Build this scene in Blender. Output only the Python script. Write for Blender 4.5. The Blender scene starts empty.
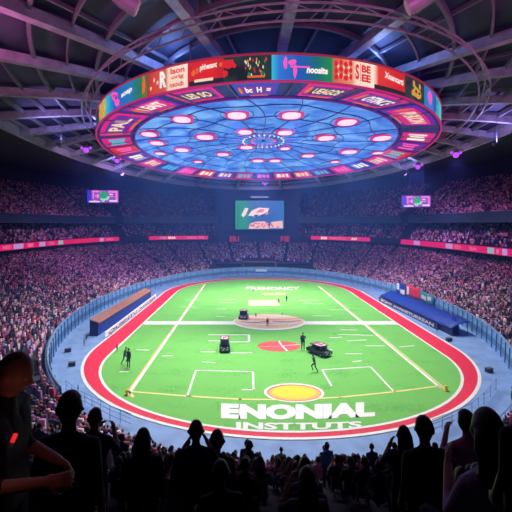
import bpy, math, random
import numpy as np
from mathutils import Vector, Matrix
random.seed(7); RNG = np.random.default_rng(11)
PI = math.pi; R_ = math.radians
SC = bpy.context.scene; COL = SC.collection
U = 16.0/26.0                      # survey unit (eye height 26) to metres (eye height 16)
F, PPX, PPY, EYE = 380.0, 249.0, 224.0, 16.0

# ------------------------------------------------------------------ survey helpers
def at(px, py, z=0.0):
    """point at height z that the photo shows at pixel px,py"""
    Y = F*(EYE-z)/(py-PPY)
    return Vector(((px-PPX)/F*Y, Y, z))
def atY(px, py, Y):
    return Vector(((px-PPX)/F*Y, Y, EYE-(py-PPY)/F*Y))
def proj(p):
    return PPX+F*p[0]/p[1], PPY-F*(p[2]-EYE)/p[1]
def srgb(r, g, b):
    f = lambda c: c/12.92 if c <= .04045 else ((c+.055)/1.055)**2.4
    return (f(r/255), f(g/255), f(b/255))

# ------------------------------------------------------------------ materials
MATS = {}
def mat(name, col, rough=.6, metal=0., emit=None, es=1.0, alpha=None, noise=None, bump=None):
    if name in MATS: return MATS[name]
    m = bpy.data.materials.new(name); m.use_nodes = True
    nt = m.node_tree; b = nt.nodes['Principled BSDF']
    b.inputs['Base Color'].default_value = (*col, 1)
    b.inputs['Roughness'].default_value = rough
    b.inputs['Metallic'].default_value = metal
    if emit is not None:
        b.inputs['Emission Color'].default_value = (*emit, 1)
        b.inputs['Emission Strength'].default_value = es
    if alpha is not None: b.inputs['Alpha'].default_value = alpha
    if noise:
        sc, lo, hi = noise
        tc = nt.nodes.new('ShaderNodeTexCoord'); n = nt.nodes.new('ShaderNodeTexNoise')
        n.inputs['Scale'].default_value = sc; n.inputs['Detail'].default_value = 4
        nt.links.new(tc.outputs['Object'], n.inputs['Vector'])
        cr = nt.nodes.new('ShaderNodeValToRGB')
        cr.color_ramp.elements[0].position = .35; cr.color_ramp.elements[1].position = .65
        cr.color_ramp.elements[0].color = (*[c*lo for c in col], 1)
        cr.color_ramp.elements[1].color = (*[min(1, c*hi) for c in col], 1)
        nt.links.new(n.outputs['Fac'], cr.inputs['Fac'])
        nt.links.new(cr.outputs['Color'], b.inputs['Base Color'])
    MATS[name] = m
    return m
def glow(name, col, es=1.0):
    return mat('glow_'+name, (0.02, 0.02, 0.02), .5, 0, col, es)

# ------------------------------------------------------------------ mesh builder
WORLD = {}
def wloc(o): return WORLD.get(o.name, Vector((0, 0, 0)))
class MB:
    def __init__(s): s.v = []; s.f = []; s.m = []; s.cur = 0
    def mi(s, i): s.cur = i; return s
    def add(s, vs, fs):
        n = len(s.v); s.v.extend([tuple(v) for v in vs])
        for f in fs: s.f.append(tuple(i+n for i in f)); s.m.append(s.cur)
        return s
    def box(s, c, size, rz=0, M=None):
        x, y, z = [k/2 for k in size]
        vs = [Vector((a*x, b*y, d*z)) for a in (-1, 1) for b in (-1, 1) for d in (-1, 1)]
        Rm = M if M is not None else Matrix.Rotation(rz, 3, 'Z')
        vs = [Rm @ v + Vector(c) for v in vs]
        return s.add(vs, [(0, 1, 3, 2), (4, 6, 7, 5), (0, 4, 5, 1), (2, 3, 7, 6), (0, 2, 6, 4), (1, 5, 7, 3)])
    def tube(s, path, r, n=8, closed=False, cap=True):
        path = [Vector(p) for p in path]; k = len(path)
        rs = r if isinstance(r, (list, tuple)) else [r]*k
        vs = []; fs = []
        for i, p in enumerate(path):
            if closed: t = path[(i+1) % k]-path[i-1]
            else: t = path[min(i+1, k-1)]-path[max(i-1, 0)]
            t.normalize()
            up = Vector((0, 0, 1)) if abs(t.z) < .95 else Vector((1, 0, 0))
            a = t.cross(up).normalized(); b = a.cross(t).normalized()
            for j in range(n):
                q = 2*PI*(j+.5)/n
                vs.append(p+a*math.cos(q)*rs[i]+b*math.sin(q)*rs[i])
        for i in range(k if closed else k-1):
            for j in range(n):
                i2 = (i+1) % k
                fs.append((i*n+j, i*n+(j+1) % n, i2*n+(j+1) % n, i2*n+j))
        if cap and not closed:
            fs.append(tuple(range(n-1, -1, -1))); fs.append(tuple((k-1)*n+j for j in range(n)))
        return s.add(vs, fs)
    def beam(s, path, w, h, closed=False):
        """rectangular section swept along a path, kept upright"""
        path = [Vector(p) for p in path]; k = len(path); vs = []; fs = []
        for i, p in enumerate(path):
            if closed: t = path[(i+1) % k]-path[i-1]
            else: t = path[min(i+1, k-1)]-path[max(i-1, 0)]
            a = t.cross(Vector((0, 0, 1))).normalized(); b = a.cross(t).normalized()
            for (u, v) in ((-1, -1), (1, -1), (1, 1), (-1, 1)): vs.append(p+a*u*w/2+b*v*h/2)
        for i in range(k if closed else k-1):
            i2 = (i+1) % k
            for j in range(4): fs.append((i*4+j, i*4+(j+1) % 4, i2*4+(j+1) % 4, i2*4+j))
        if not closed: fs += [(3, 2, 1, 0), tuple((k-1)*4+j for j in range(4))]
        return s.add(vs, fs)
    def grid(s, rows, closed=False):
        """rows: list of equally long point lists"""
        n = len(rows[0]); vs = [p for r in rows for p in r]; fs = []
        for i in range(len(rows)-1):
            for j in range(n if closed else n-1):
                j2 = (j+1) % n
                fs.append((i*n+j, i*n+j2, (i+1)*n+j2, (i+1)*n+j))
        return s.add(vs, fs)
    def slab(s, rows, d):
        """closed thick sheet: rows of points, thickness vector function or Vector d"""
        n = len(rows[0]); m = len(rows)
        top = [Vector(p) for r in rows for p in r]
        bot = [p+(d(p) if callable(d) else Vector(d)) for p in top]
        N = n*m; fs = []
        for i in range(m-1):
            for j in range(n-1):
                q = (i*n+j, i*n+j+1, (i+1)*n+j+1, (i+1)*n+j)
                fs.append(q); fs.append(tuple(N+k for k in reversed(q)))
        ring = [j for j in range(n)]+[i*n+n-1 for i in range(1, m)]+[(m-1)*n+j for j in range(n-2, -1, -1)]+[i*n for i in range(m-2, 0, -1)]
        for a, b in zip(ring, ring[1:]+ring[:1]): fs.append((a, N+a, N+b, b))
        return s.add(top+bot, fs)
    def ngon(s, pts, d):
        pts = [Vector(p) for p in pts]; d = Vector(d); n = len(pts)
        fs = [tuple(range(n)), tuple(range(2*n-1, n-1, -1))]+[(i, n+i, n+(i+1) % n, (i+1) % n) for i in range(n)]
        return s.add(pts+[p+d for p in pts], fs)
    def ball(s, c, r, nu=12, nv=8, fn=None):
        c = Vector(c); r = Vector(r) if not isinstance(r, (int, float)) else Vector((r, r, r)); vs = []; fs = []
        for i in range(1, nv):
            th = PI*i/nv
            for j in range(nu):
                ph = 2*PI*j/nu
                d = Vector((math.sin(th)*math.cos(ph), math.sin(th)*math.sin(ph), math.cos(th)))
                vs.append(fn(d) if fn else Vector((d.x*r.x, d.y*r.y, d.z*r.z)))
        top = Vector((0, 0, 1)); bot = Vector((0, 0, -1))
        vs.append(fn(top) if fn else top*r.z); vs.append(fn(bot) if fn else bot*r.z)
        for i in range(nv-2):
            for j in range(nu):
                fs.append((i*nu+j, (i+1)*nu+j, (i+1)*nu+(j+1) % nu, i*nu+(j+1) % nu))
        T = (nv-1)*nu
        for j in range(nu):
            fs.append((T, j, (j+1) % nu)); fs.append((T+1, (nv-2)*nu+(j+1) % nu, (nv-2)*nu+j))
        return s.add([v+c for v in vs], fs)
    def build(s, name, mats, parent=None, smooth=False, local=False, origin=None):
        me = bpy.data.meshes.new(name)
        off = Vector((0, 0, 0))
        if parent is not None and not local: off = wloc(parent)
        if origin == 'base':
            a = np.array(s.v); off = Vector((float((a[:, 0].min()+a[:, 0].max())/2), float((a[:, 1].min()+a[:, 1].max())/2), float(a[:, 2].min())))
        me.from_pydata([tuple(Vector(v)-off) for v in s.v], [], s.f)
        if not isinstance(mats, (list, tuple)): mats = [mats]
        for m in mats: me.materials.append(m)
        if len(mats) > 1: me.polygons.foreach_set('material_index', s.m)
        if smooth: me.polygons.foreach_set('use_smooth', [True]*len(me.polygons))
        me.update()
        o = bpy.data.objects.new(name, me); COL.objects.link(o)
        if parent is not None:
            o.parent = parent; WORLD[o.name] = wloc(parent).copy()
        if origin == 'base': o.location = off; WORLD[o.name] = off.copy()
        return o
def tag(o, label=None, cat=None, group=None, kind=None):
    if label: o['label'] = label
    if cat: o['category'] = cat
    if group: o['group'] = group
    if kind: o['kind'] = kind
    return o
def thing(name, loc, label, cat, group=None, kind=None):
    o = bpy.data.objects.new(name, None); COL.objects.link(o); o.location = loc
    o.empty_display_size = .2; WORLD[o.name] = Vector(loc)
    return tag(o, label, cat, group, kind)
def struct(name, mb, m, parent=None, smooth=False):
    o = mb.build(name, m, parent, smooth)
    if parent is None: o['kind'] = 'structure'
    return o
# lettering: font outlines turned into flat polygons, then laid on any surface
TXT = {}
def text_polys(s, bold=.02, shear=0.):
    key = (s, bold, shear)
    if key in TXT: return TXT[key]
    c = bpy.data.curves.new('lettering_source', 'FONT'); c.body = s; c.offset = bold; c.shear = shear; c.resolution_u = 3
    o = bpy.data.objects.new('lettering_source', c); COL.objects.link(o)
    dg = bpy.context.evaluated_depsgraph_get()
    me = bpy.data.meshes.new_from_object(o.evaluated_get(dg))
    vs = [(v.co.x, v.co.y) for v in me.vertices]; fs = [tuple(p.vertices) for p in me.polygons]
    bpy.data.objects.remove(o); bpy.data.curves.remove(c); bpy.data.meshes.remove(me)
    a = np.array(vs); lo = a.min(0); hi = a.max(0)
    vs = [tuple((np.array(v)-lo)/(hi-lo)) for v in vs]
    TXT[key] = (vs, fs, (hi[0]-lo[0])/(hi[1]-lo[1]))
    return TXT[key]
def put_text(mb, s, fn, bold=.02, shear=0.):
    vs, fs, asp = text_polys(s, bold, shear)
    mb.add([fn(u, v) for u, v in vs], fs)

# ------------------------------------------------------------------ plan of the stadium
CX, CY = 5.5*U, 110*U
def sup(phi, al, ar, bf, bn, nl, nr):
    c, s = math.cos(phi), math.sin(phi)
    a = ar if c > 0 else al; b = bf if s > 0 else bn; n = nr if c > 0 else nl
    return ((abs(c)/a)**n+(abs(s)/b)**n)**(-1/n)*U
rW = lambda p: sup(p, 50, 50, 85, 74, 2, 2)
rR = lambda p: sup(p, 89, 68, 116, 150, 4, 3)
rRim = lambda p: sup(p, 59, 53, 111, 112, 2, 2)
def sm(a, b, x):
    t = max(0, min(1, (x-a)/(b-a))); return t*t*(3-2*t)
def nearw(p): return sm(.6, .85, -math.sin(p))
NEAR_Y, NEAR_Z, DECK_Z = 2.75, 13.0, 13.4
def rB(p):
    w = nearw(p); r0 = rR(p)+4*U
    return r0 if w <= 0 else r0*(1-w)+w*(CY-NEAR_Y)/max(.5, -math.sin(p))
def zB(p): w = nearw(p); return 14.5*U*(1-w)+NEAR_Z*w
Z_W = 2.3
def P(p, r, z): return Vector((CX+math.cos(p)*r, CY+math.sin(p)*r, z))
ROWS = 27
def bowl_pt(p, k):           # front edge of row k
    r0, r1 = rW(p)+.5, rB(p); t = k/ROWS
    return P(p, r0+(r1-r0)*t, 1.7+(zB(p)-1.7)*t)
def bowl_floor(x, y):        # tread height under a point of the lower bowl
    p = math.atan2(y-CY, x-CX); r = math.hypot(x-CX, y-CY)
    if y < NEAR_Y: return DECK_Z
    r0, r1 = rW(p)+.5, rB(p); k = int(max(0, min(ROWS-1, math.floor((r-r0)/(r1-r0)*ROWS+1e-6))))
    return 1.7+(zB(p)-1.7)*k/ROWS
def phi_at_px(rf, z, px, lo=-30, hi=210, fac=1.0):
    best = None
    for i in range(2400):
        p = R_(lo+(hi-lo)*i/2399); q = P(p, rf(p), z)
        if q.y < 3: continue
        e = abs(proj(q)[0]-px)
        if best is None or e < best[0]: best = (e, p)
    return best[1]
def arc(a, b, n): return [a+(b-a)*i/(n-1) for i in range(n)]
FULL = arc(-PI, PI, 241)[:-1]

# ------------------------------------------------------------------ ground
concrete = mat('apron_concrete', srgb(128, 160, 215), .7, noise=(.6, .85, 1.1))
base = MB().box((CX, CY, -.35), (150, 190, .5)); struct('floor', base, mat('sub_floor', (.05, .06, .08), .9))
ap = MB(); ap.grid([[P(p, .01, -.02) for p in FULL], [P(p, rW(p)+1, -.02) for p in FULL]], True)
struct('apron', ap, concrete)
def oval(hw, y0n, bn, y0f, bf, n=60):
    pts = [(CX+hw*math.cos(t), y0f*U+bf*U*math.sin(t)) for t in arc(0, PI, n)]
    pts += [(CX+hw*math.cos(t), y0n*U+bn*U*math.sin(t)) for t in arc(PI, 2*PI, n)]
    return pts
inn = lambda d: oval(33.2*U+d, 75, 27.5+d/U, 145, 34+d/U)
out = lambda d: oval(37.8*U+d, 80, 34+d/U, 145, 38+d/U)
def flat(pts, z): return [Vector((x, y, z)) for x, y in pts]
tr = MB(); tr.grid([flat(inn(0), .01), flat(out(0), .01)], True)
track = struct('running_track', tr, mat('track_red', (.80, .012, .06), .7, noise=(3, .9, 1.1)))
wl = mat('line_white', (.85, .85, .85), .6)
for nm, f, w in (('track_line', inn, .28), ('track_line', out, .32)):
    b = MB(); b.grid([flat(f(-w/2), .025), flat(f(w/2), .025)], True); b.build(nm, wl, track)

def turf_material():
    m = mat('turf', (.1, .4, .08), .85); nt = m.node_tree; b = nt.nodes['Principled BSDF']
    tc = nt.nodes.new('ShaderNodeTexCoord')
    n1 = nt.nodes.new('ShaderNodeTexNoise'); n1.inputs['Scale'].default_value = .35; n1.inputs['Detail'].default_value = 6
    n2 = nt.nodes.new('ShaderNodeTexNoise'); n2.inputs['Scale'].default_value = 6; n2.inputs['Detail'].default_value = 3
    mp = nt.nodes.new('ShaderNodeMapping'); mp.inputs['Scale'].default_value = (1, .35, 1)
    w = nt.nodes.new('ShaderNodeTexWave'); w.bands_direction = 'Y'; w.inputs['Scale'].default_value = .085; w.inputs['Distortion'].default_value = .6
    L = nt.links.new
    for n in (n1, w): L(tc.outputs['Object'], n.inputs['Vector'])
    L(tc.outputs['Object'], mp.inputs['Vector']); L(mp.outputs['Vector'], n2.inputs['Vector'])
    a = nt.nodes.new('ShaderNodeMath'); a.operation = 'ADD'; L(n1.outputs['Fac'], a.inputs[0]); L(n2.outputs['Fac'], a.inputs[1])
    c = nt.nodes.new('ShaderNodeMath'); c.operation = 'MULTIPLY_ADD'; L(w.outputs['Fac'], c.inputs[0]); c.inputs[1].default_value = .18; L(a.outputs[0], c.inputs[2])
    cr = nt.nodes.new('ShaderNodeValToRGB'); cr.color_ramp.elements[0].position = .75; cr.color_ramp.elements[1].position = 1.35
    cr.color_ramp.elements[1].position = 1.0
    cr.color_ramp.elements[0].color = (.10, .39, .06, 1); cr.color_ramp.elements[1].color = (.165, .51, .095, 1)
    L(c.outputs[0], cr.inputs['Fac']); L(cr.outputs['Color'], b.inputs['Base Color'])
    return m
tf = MB(); pts = inn(0); ring = flat(pts, .012); cc = Vector((CX, 105*U, .012))
tf.grid([[cc+(q-cc)*.02 for q in ring], [cc+(q-cc)*.5 for q in ring], ring], True); tf.ngon([cc+(q-cc)*.02 for q in ring], (0, 0, -.01))
turf = struct('turf_field', tf, turf_material())
ZL = .03
yl = mat('line_yellow', (.85, .72, .25), .6); rl = mat('paint_red', (.72, .1, .1), .6); pk = mat('paint_pink', (.80, .55, .40), .6)
ye = mat('paint_yellow', (.92, .66, .02), .6); og = mat('paint_orange', (.8, .45, .12), .6); dkp = mat('paint_dark', (.1, .08, .1), .6)
def line(pxs, w, m, name='painted_line', z=ZL):
    b = MB(); g = [at(x, y) for x, y in pxs]
    for i, (p, q) in enumerate(zip(g, g[1:])):
        d = (q-p).normalized(); s = Vector((-d.y, d.x, 0))*w/2; e = d*w*.35
        b.add([p-s-e+Vector((0, 0, z)), q-s+e+Vector((0, 0, z)), q+s+e+Vector((0, 0, z)), p+s-e+Vector((0, 0, z))], [(0, 1, 2, 3)])
    return b.build(name, m, turf)
line([(205, 284.5), (128, 395)], .34, wl); line([(318, 286), (441, 388.5)], .34, wl)
line([(203.7, 284.5), (126, 394)], .16, og, z=.028); line([(319.3, 286), (446, 389.5)], .18, yl, z=.028)
line([(441, 388.5), (447, 390.5)], .3, yl); line([(127, 390), (133, 397)], .3, yl)
b = MB(); a0, a1 = at(143.5, 323), at(396, 323)
b.box(((a0.x+a1.x)/2, a0.y, ZL+.002), (a1.x-a0.x, 2.1, .004)); b.build('painted_band', wl, turf)
line([(133, 392), (190, 396.5), (240, 399.5), (290, 400), (340, 397.5), (395, 392), (441, 386)], .26, yl)
line([(187, 397), (196, 370.5), (253, 372), (253.5, 390), (243, 390)], .2, wl)
line([(393, 391), (370.5, 367), (322, 370), (331.5, 386)], .2, wl)
line([(209, 335), (249, 335), (249, 342), (231, 342)], .3, wl); line([(209, 341), (219, 341)], .3, wl)
line([(304, 350), (332, 350)], .16, wl)
for a in [((137, 350), (149, 350.4)), ((163, 356), (172, 356)), ((201, 352), (215, 352)), ((231, 353), (252, 353)), ((203, 362), (215, 363)),
          ((338, 334.5), (372, 335.5)), ((348, 341), (366, 340)), ((330, 338), (342, 337.4)), ((366, 346), (384, 346)), ((400, 347), (414, 346)), ((346, 354), (362, 354)),
          ((353, 362), (361, 361)), ((180, 307), (196, 307)), ((218, 299.5), (234, 299.5)), ((219, 303), (236, 303)), ((217, 309), (226, 309)), ((217, 316.5), (225, 316.5)),
          ((299, 300.5), (318, 300)), ((303, 303), (324, 304)), ((312, 316), (330, 316)), ((330, 310), (346, 310)), ((186, 300), (199, 300)), ((341, 330), (356, 330)), ((120, 372), (128, 372))]:
    line(a, .22, wl, 'hash_mark')
def disc(cx, cy, rx, ry, m, name, z=ZL, n=40):
    c = at(cx, cy); k = F/c.y; b = MB()
    d = ry*c.y/(cy-PPY)
    b.add([c+Vector((rx/k*math.cos(2*PI*i/n), d*math.sin(2*PI*i/n), z)) for i in range(n)], [tuple(range(n))])
    return b.build(name, m, turf)
disc(294, 392.5, 30, 9.6, wl, 'centre_emblem', .028); disc(294, 392.7, 27.2, 8.4, rl, 'emblem_ring', .032); disc(294.4, 393, 26, 7.6, og, 'emblem_ring', .036); disc(294, 392.3, 22, 6.7, ye, 'emblem_disc', .04)
disc(279, 346.2, 21.5, 5.2, rl, 'field_emblem', .03)
line([(279, 341.4), (282, 346), (287, 351)], .22, wl, z=.045); line([(282, 346.3), (300, 344.6)], .16, wl, z=.045); line([(259, 347), (282, 346.5)], .1, pk, z=.045)
disc(269, 321.6, 36, 8.0, wl, 'midfield_emblem', .038); disc(269, 321, 34.5, 7.2, pk, 'emblem_ring', .042)
for y, x0, x1, m in ((317, 250, 288, wl), (319.3, 240, 301, rl), (322.2, 242, 268, dkp), (321.5, 274, 300, dkp), (324, 244, 296, wl), (325.8, 254, 290, ye)):
    line([(x0, y), ((x0+x1)/2, y+.8), (x1, y-.6)], .34, m, 'emblem_stroke', .05)
b = MB(); q0 = at(252, 306); q1 = at(277, 300.3); b.box(((q0.x+q1.x)/2-.2, (q0.y+q1.y)/2, .03), (q1.x-q0.x+.9, q1.y-q0.y, .008)); b.build('painted_patch', pk, turf)
line([(251, 301), (278, 301)], .3, rl, z=.045); line([(254, 305.3), (276, 304.6)], .25, rl, z=.045)
# lettering on the grass
def word(s, px0, px1, ytop, ybot, lift, m, bold=.05, tilt=0., name='field_lettering'):
    b = MB()
    def fn(u, v):
        py = ybot+(ytop-ybot)*v-lift*(2*u-1)**2-tilt*u
        p = at(px0+(px1-px0)*u+(6*v if u > .8 else 0)*0, py); p.z = .034; return p
    put_text(b, s, fn, bold); return b.build(name, m, turf)
word('ENONIAL', 221, 375, 405.5, 420.8, 2.0, wl, .07, 2.0)
word('INSTTUTS', 236, 362, 423.5, 430.5, 1.4, wl, .04, .8)
word('PREMONCY', 246, 300, 287.2, 290.3, .5, wl, .03)
word('SNUDS', 262, 286, 293, 295.2, .2, pk, .03)
# corner pylons
for i, (x, y) in enumerate(((127, 395), (446, 391))):
    c = at(x, y); t = thing('corner_pylon', c, ('small yellow pylon at the near left corner of the pitch', 'small yellow pylon at the near right corner of the pitch')[i], 'pylon')
    b = MB().box(c+Vector((0, 0, .3)), (.22, .22, .44)); b.build('pylon_body', ye, t); MB().box(c+Vector((0, 0, .05)), (.4, .4, .06)).build('base_plate', og, t)

# ------------------------------------------------------------------ perimeter wall
wallc = mat('wall_panel_blue', srgb(130, 182, 240), .45, noise=(1.5, .7, 1.15)); rail_m = mat('rail_steel', srgb(150, 180, 215), .35, .3); darkm = mat('wall_dark', (.03, .06, .11), .6)
side = arc(R_(-62), R_(242), 200)
wm = MB(); wm.grid([[P(p, rW(p), -.02) for p in side], [P(p, rW(p)+.05, 1.15) for p in side], [P(p, rW(p)+.1, Z_W) for p in side], [P(p, rW(p)+.42, Z_W) for p in side], [P(p, rW(p)+.42, -.02) for p in side]])
wall = struct('wall_perimeter', wm, wallc)
b = MB(); b.tube([P(p, rW(p)+.2, Z_W+.1) for p in side], .09, 6); b.build('top_rail', rail_m, wall)
b = MB(); b.grid([[P(p, rW(p)-.03, .55) for p in side], [P(p, rW(p)+.0, 1.35) for p in side]]); b.build('mesh_screen', mat('mesh_screen', srgb(90, 130, 180), .5, .1), wall)
for p in arc(R_(-58), R_(238), 96):
    b = MB(); b.beam([P(p, rW(p)-.08, 0), P(p, rW(p)-.03, Z_W)], .12, .12) if False else b.tube([P(p, rW(p)-.09, 0), P(p, rW(p)-.01, Z_W+.05)], .055, 4)
    b.build('wall_post', mat('post_blue', srgb(70, 100, 145), .5), wall)
near = arc(R_(242), R_(298), 60)
b = MB(); b.grid([[P(p, rW(p), -.02) for p in near], [P(p, rW(p), .5) for p in near], [P(p, rW(p)+.3, .5) for p in near], [P(p, rW(p)+.3, -.02) for p in near]])
kerb = struct('trim_1', b, wallc)
rl_t = thing('perimeter_railing', P(R_(270), rW(R_(270)), .5), 'low steel railing with thin posts along the near end of the arena floor', 'railing')
for z in (1.0, 1.5, 2.0):
    MB().tube([P(p, rW(p)+.15, z) for p in near], .035, 5).build('rail', rail_m, rl_t)
for p in arc(R_(242.5), R_(297.5), 30):
    MB().tube([P(p, rW(p)+.15, .45), P(p, rW(p)+.15, 2.0)], .035, 5).build('railing_post', rail_m, rl_t)
# low fence along the apron at the near corners
for sgn, (pa, pb), lab in ((-1, (66, 131), 'low steel fence on the apron at the near left bend of the track'), (1, (443, 496), 'low steel fence on the apron at the near right bend of the track')):
    pp = [at(66, 392), at(78, 402), at(92, 409), at(110, 419), at(131, 428)] if sgn < 0 else [at(496, 390), at(484, 405), at(472, 416), at(452, 426), at(432, 434)]
    t = thing('apron_fence', pp[2], lab, 'fence')
    for z in (.35, .75, 1.1): MB().tube([q+Vector((0, 0, z)) for q in pp], .03, 5).build('rail', rail_m, t)
    for q0, q1 in zip(pp, pp[1:]):
        for s in (0, .5): 
            q = q0.lerp(q1, s); MB().tube([q, q+Vector((0, 0, 1.12))], .03, 5).build('railing_post', rail_m, t)

# ------------------------------------------------------------------ stands
standm = mat('stand_concrete', (.035, .035, .05), .85); soff = mat('soffit_dark', (.02, .026, .045), .8); navy = mat('fascia_navy', (.035, .07, .14), .5)
bm_ = MB(); rows = []
for k in range(ROWS):
    a = [bowl_pt(p, k) for p in FULL]
    nx = [bowl_pt(p, k+1) for p in FULL]
    rows.append(a); rows.append([Vector((q.x, q.y, h.z)) for q, h in zip(nx, a)])
top = [bowl_pt(p, ROWS) for p in FULL]; rows.append(top)
bm_.grid(rows, True)
struct('lower_bowl', bm_, standm)
# concourse behind the lower bowl and the camera deck
b = MB(); b.grid([[Vector((q.x, q.y, max(q.z, DECK_Z) if nearw(p) >= .999 else q.z)) for q, p in zip(top, FULL)], [P(p, rB(p)+ (14 if math.sin(p) < -.5 else 4), DECK_Z if nearw(p) >= .999 else zB(p)) for p in FULL]], True)
struct('concourse_deck', b, standm)
G_C = (R_(78.5), R_(101.6)); G_L = (R_(126.5), R_(129)); G_R = (R_(43), R_(46))
SECT = [(R_(-38), G_R[0]), (G_R[1], G_C[0]), (G_C[1], G_L[0]), (G_L[1], R_(212))]
def tier_profile(p): # radius, z pairs
    r = rR(p); return r
for i, (p0, p1) in enumerate(SECT):
    n = 60; A = arc(p0, p1, n)
    # middle tier: body and soffit
    b = MB(); rws = [[P(p, rR(p)+17*U, 16.9*U) for p in A], [P(p, rR(p)+.2, 16.7*U) for p in A], [P(p, rR(p)+.2, 19.4*U) for p in A]]
    NT = 9
    for k in range(NT):
        z0 = (19.0+(25.8-19.0)*k/NT)*U; r0 = (.6+14*k/NT)*U; r1 = (.6+14*(k+1)/NT)*U
        rws += [[P(p, rR(p)+r0, z0) for p in A], [P(p, rR(p)+r1, z0) for p in A]]
    rws += [[P(p, rR(p)+15*U, 28*U) for p in A]]
    b.grid(rws); o = struct('middle_tier', b, standm)
    # upper tier
    b = MB(); rws = [[P(p, rR(p)+20*U, 28*U) for p in A], [P(p, rR(p)+3*U, 26.6*U) for p in A], [P(p, rR(p)+2.6*U, 30*U) for p in A], [P(p, rR(p)+3.2*U, 30*U) for p in A]]
    NT = 30
    for k in range(NT):
        z0 = (29.2+(48-29.2)*k/NT)*U; r0 = (3.4+45*k/NT)*U; r1 = (3.4+45*(k+1)/NT)*U
        rws += [[P(p, rR(p)+r0, z0) for p in A], [P(p, rR(p)+r1, z0) for p in A]]
    b.grid(rws); o = struct('upper_tier', b, standm)
    b = MB(); b.grid([[P(p, rR(p)+2.4*U, 26.9*U) for p in A], [P(p, rR(p)+2.4*U, 29.6*U) for p in A]]); b.build('fascia', navy, o)
    b = MB(); b.tube([P(p, rR(p)+2.3*U, 29.9*U) for p in A], .1, 4); b.build('handrail', mat('handrail_blue', srgb(90, 110, 160), .4), o)
    b = MB(); b.tube([P(p, rR(p)+2.7*U, 26.7*U) for p in A], .06, 4); b.build('light_strip', glow('strip', srgb(90, 120, 190), .35), o)
    for pe in (p0, p1):  # end walls
        b = MB(); b.add([P(pe, rR(pe)+3*U, 26.6*U), P(pe, rR(pe)+3*U, 30.4*U), P(pe, rR(pe)+48.4*U, 50*U), P(pe, rR(pe)+48.4*U, 26.6*U)], [(0, 1, 2, 3)])
        b.add([P(pe, rR(pe)+.2, 16.7*U), P(pe, rR(pe)+.2, 19.6*U), P(pe, rR(pe)+15*U, 28*U), P(pe, rR(pe)+17*U, 16.9*U)], [(0, 1, 2, 3)])
        b.build('end_wall', mat('end_wall', (.10, .05, .06), .8), o)
# back walls
WC = arc(R_(-38), R_(212), 160); b = MB(); b.grid([[P(p, rR(p)+4.3*U, 14.4*U) for p in WC], [P(p, rR(p)+4.3*U, 17.2*U) for p in WC]]); struct('wall_concourse', b, soff)
b = MB(); b.grid([[P(p, rR(p)+50*U, -1) for p in FULL], [P(p, rR(p)+50*U, 57*U) for p in FULL]], True); struct('wall_outer', b, soff)
A = arc(G_C[0]-.01, G_C[1]+.01, 24); b = MB(); b.grid([[P(p, rR(p)+3.5*U, 14.2*U) for p in A], [P(p, rR(p)+3.5*U, 56*U) for p in A]]); struct('wall_scoreboard', b, mat('screen_wall_blue', srgb(45, 62, 105), .7))
for g in (G_L, G_R):
    A = arc(g[0]-.01, g[1]+.01, 6); b = MB(); b.grid([[P(p, rR(p)+46*U, 14.2*U) for p in A], [P(p, rR(p)+46*U, 54*U) for p in A]]); struct('wall_corner', b, soff)
# beams of the scoreboard wall
b = MB(); zz = EYE-(227.6-PPY)/F*139
for x0, x1 in ((216, 234), (285, 303)):
    b.beam([atY(x0, 227.6, 141), atY(x1, 227.6, 141)], .3, .3)
    struct('wall_ledge', b, navy); b = MB()

# ------------------------------------------------------------------ roof
ZR, ZAP = 47*U, 55*U
def dome(p, rho): return P(p, rRim(p)*rho, ZR+(ZAP-ZR)*(1-rho*rho))
roofm = mat('roof_panel', (.028, .026, .055), .7, noise=(.25, .5, 1.5)); steel = mat('roof_steel', (.30, .28, .36), .5, .1, noise=(1.2, .8, 1.2)); steel2 = mat('roof_steel_dark', (.16, .15, .2), .5, .2)
b = MB(); b.grid([[dome(p, rho)+Vector((0, 0, .5)) for p in FULL] for rho in (1.0, .9, .8, .7, .6, .5, .4, .3, .2, .1, .01)], True); struct('ceiling', b, roofm, smooth=True)
b = MB(); b.grid([[P(p, rRim(p)+.3, ZR+.2) for p in FULL], [P(p, (rRim(p)+rR(p)+50*U)/2, 50.5*U) for p in FULL], [P(p, rR(p)+50*U, 56*U) for p in FULL]], True); struct('ceiling_soffit', b, soff)
b = MB(); b.beam([P(p, rRim(p)+.1, ZR) for p in FULL], .7, 1.3, True); struct('roof_rim', b, mat('rim_steel', (.4, .33, .48), .45, .2))
b = MB(); b.tube([P(p, rRim(p)-.35, ZR-.75) for p in FULL], .12, 5, True); struct('roof_rim_pipe', b, steel)
TH = [78.5, 66, 56.5, 45, 34, 22.5, 10.5]
for p in [R_(269.5)]+[R_(180+a) for a in TH]+[R_(360-a) for a in TH]+[R_(a) for a in np.linspace(3, 177, 14)]:
    b = MB(); b.beam([dome(p, r)-Vector((0, 0, .35)) for r in arc(1.0, .36, 14)], .85, .8); struct('roof_beam', b, steel)
for rho, w in ((.965, .2), (.91, .3), (.85, .16), (.79, .28), (.73, .16), (.67, .3), (.6, .18), (.53, .24)):
    b = MB(); b.beam([dome(p, rho)-Vector((0, 0, .05)) for p in FULL], w, .45, True); struct('roof_ring', b, steel2)
for i in range(28):
    p = 2*PI*i/28+R_(4)
    b = MB(); b.beam([dome(p, r)+Vector((0, 0, .2)) for r in arc(1.0, .4, 10)], .2, .3); struct('roof_purlin', b, steel2)
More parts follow.
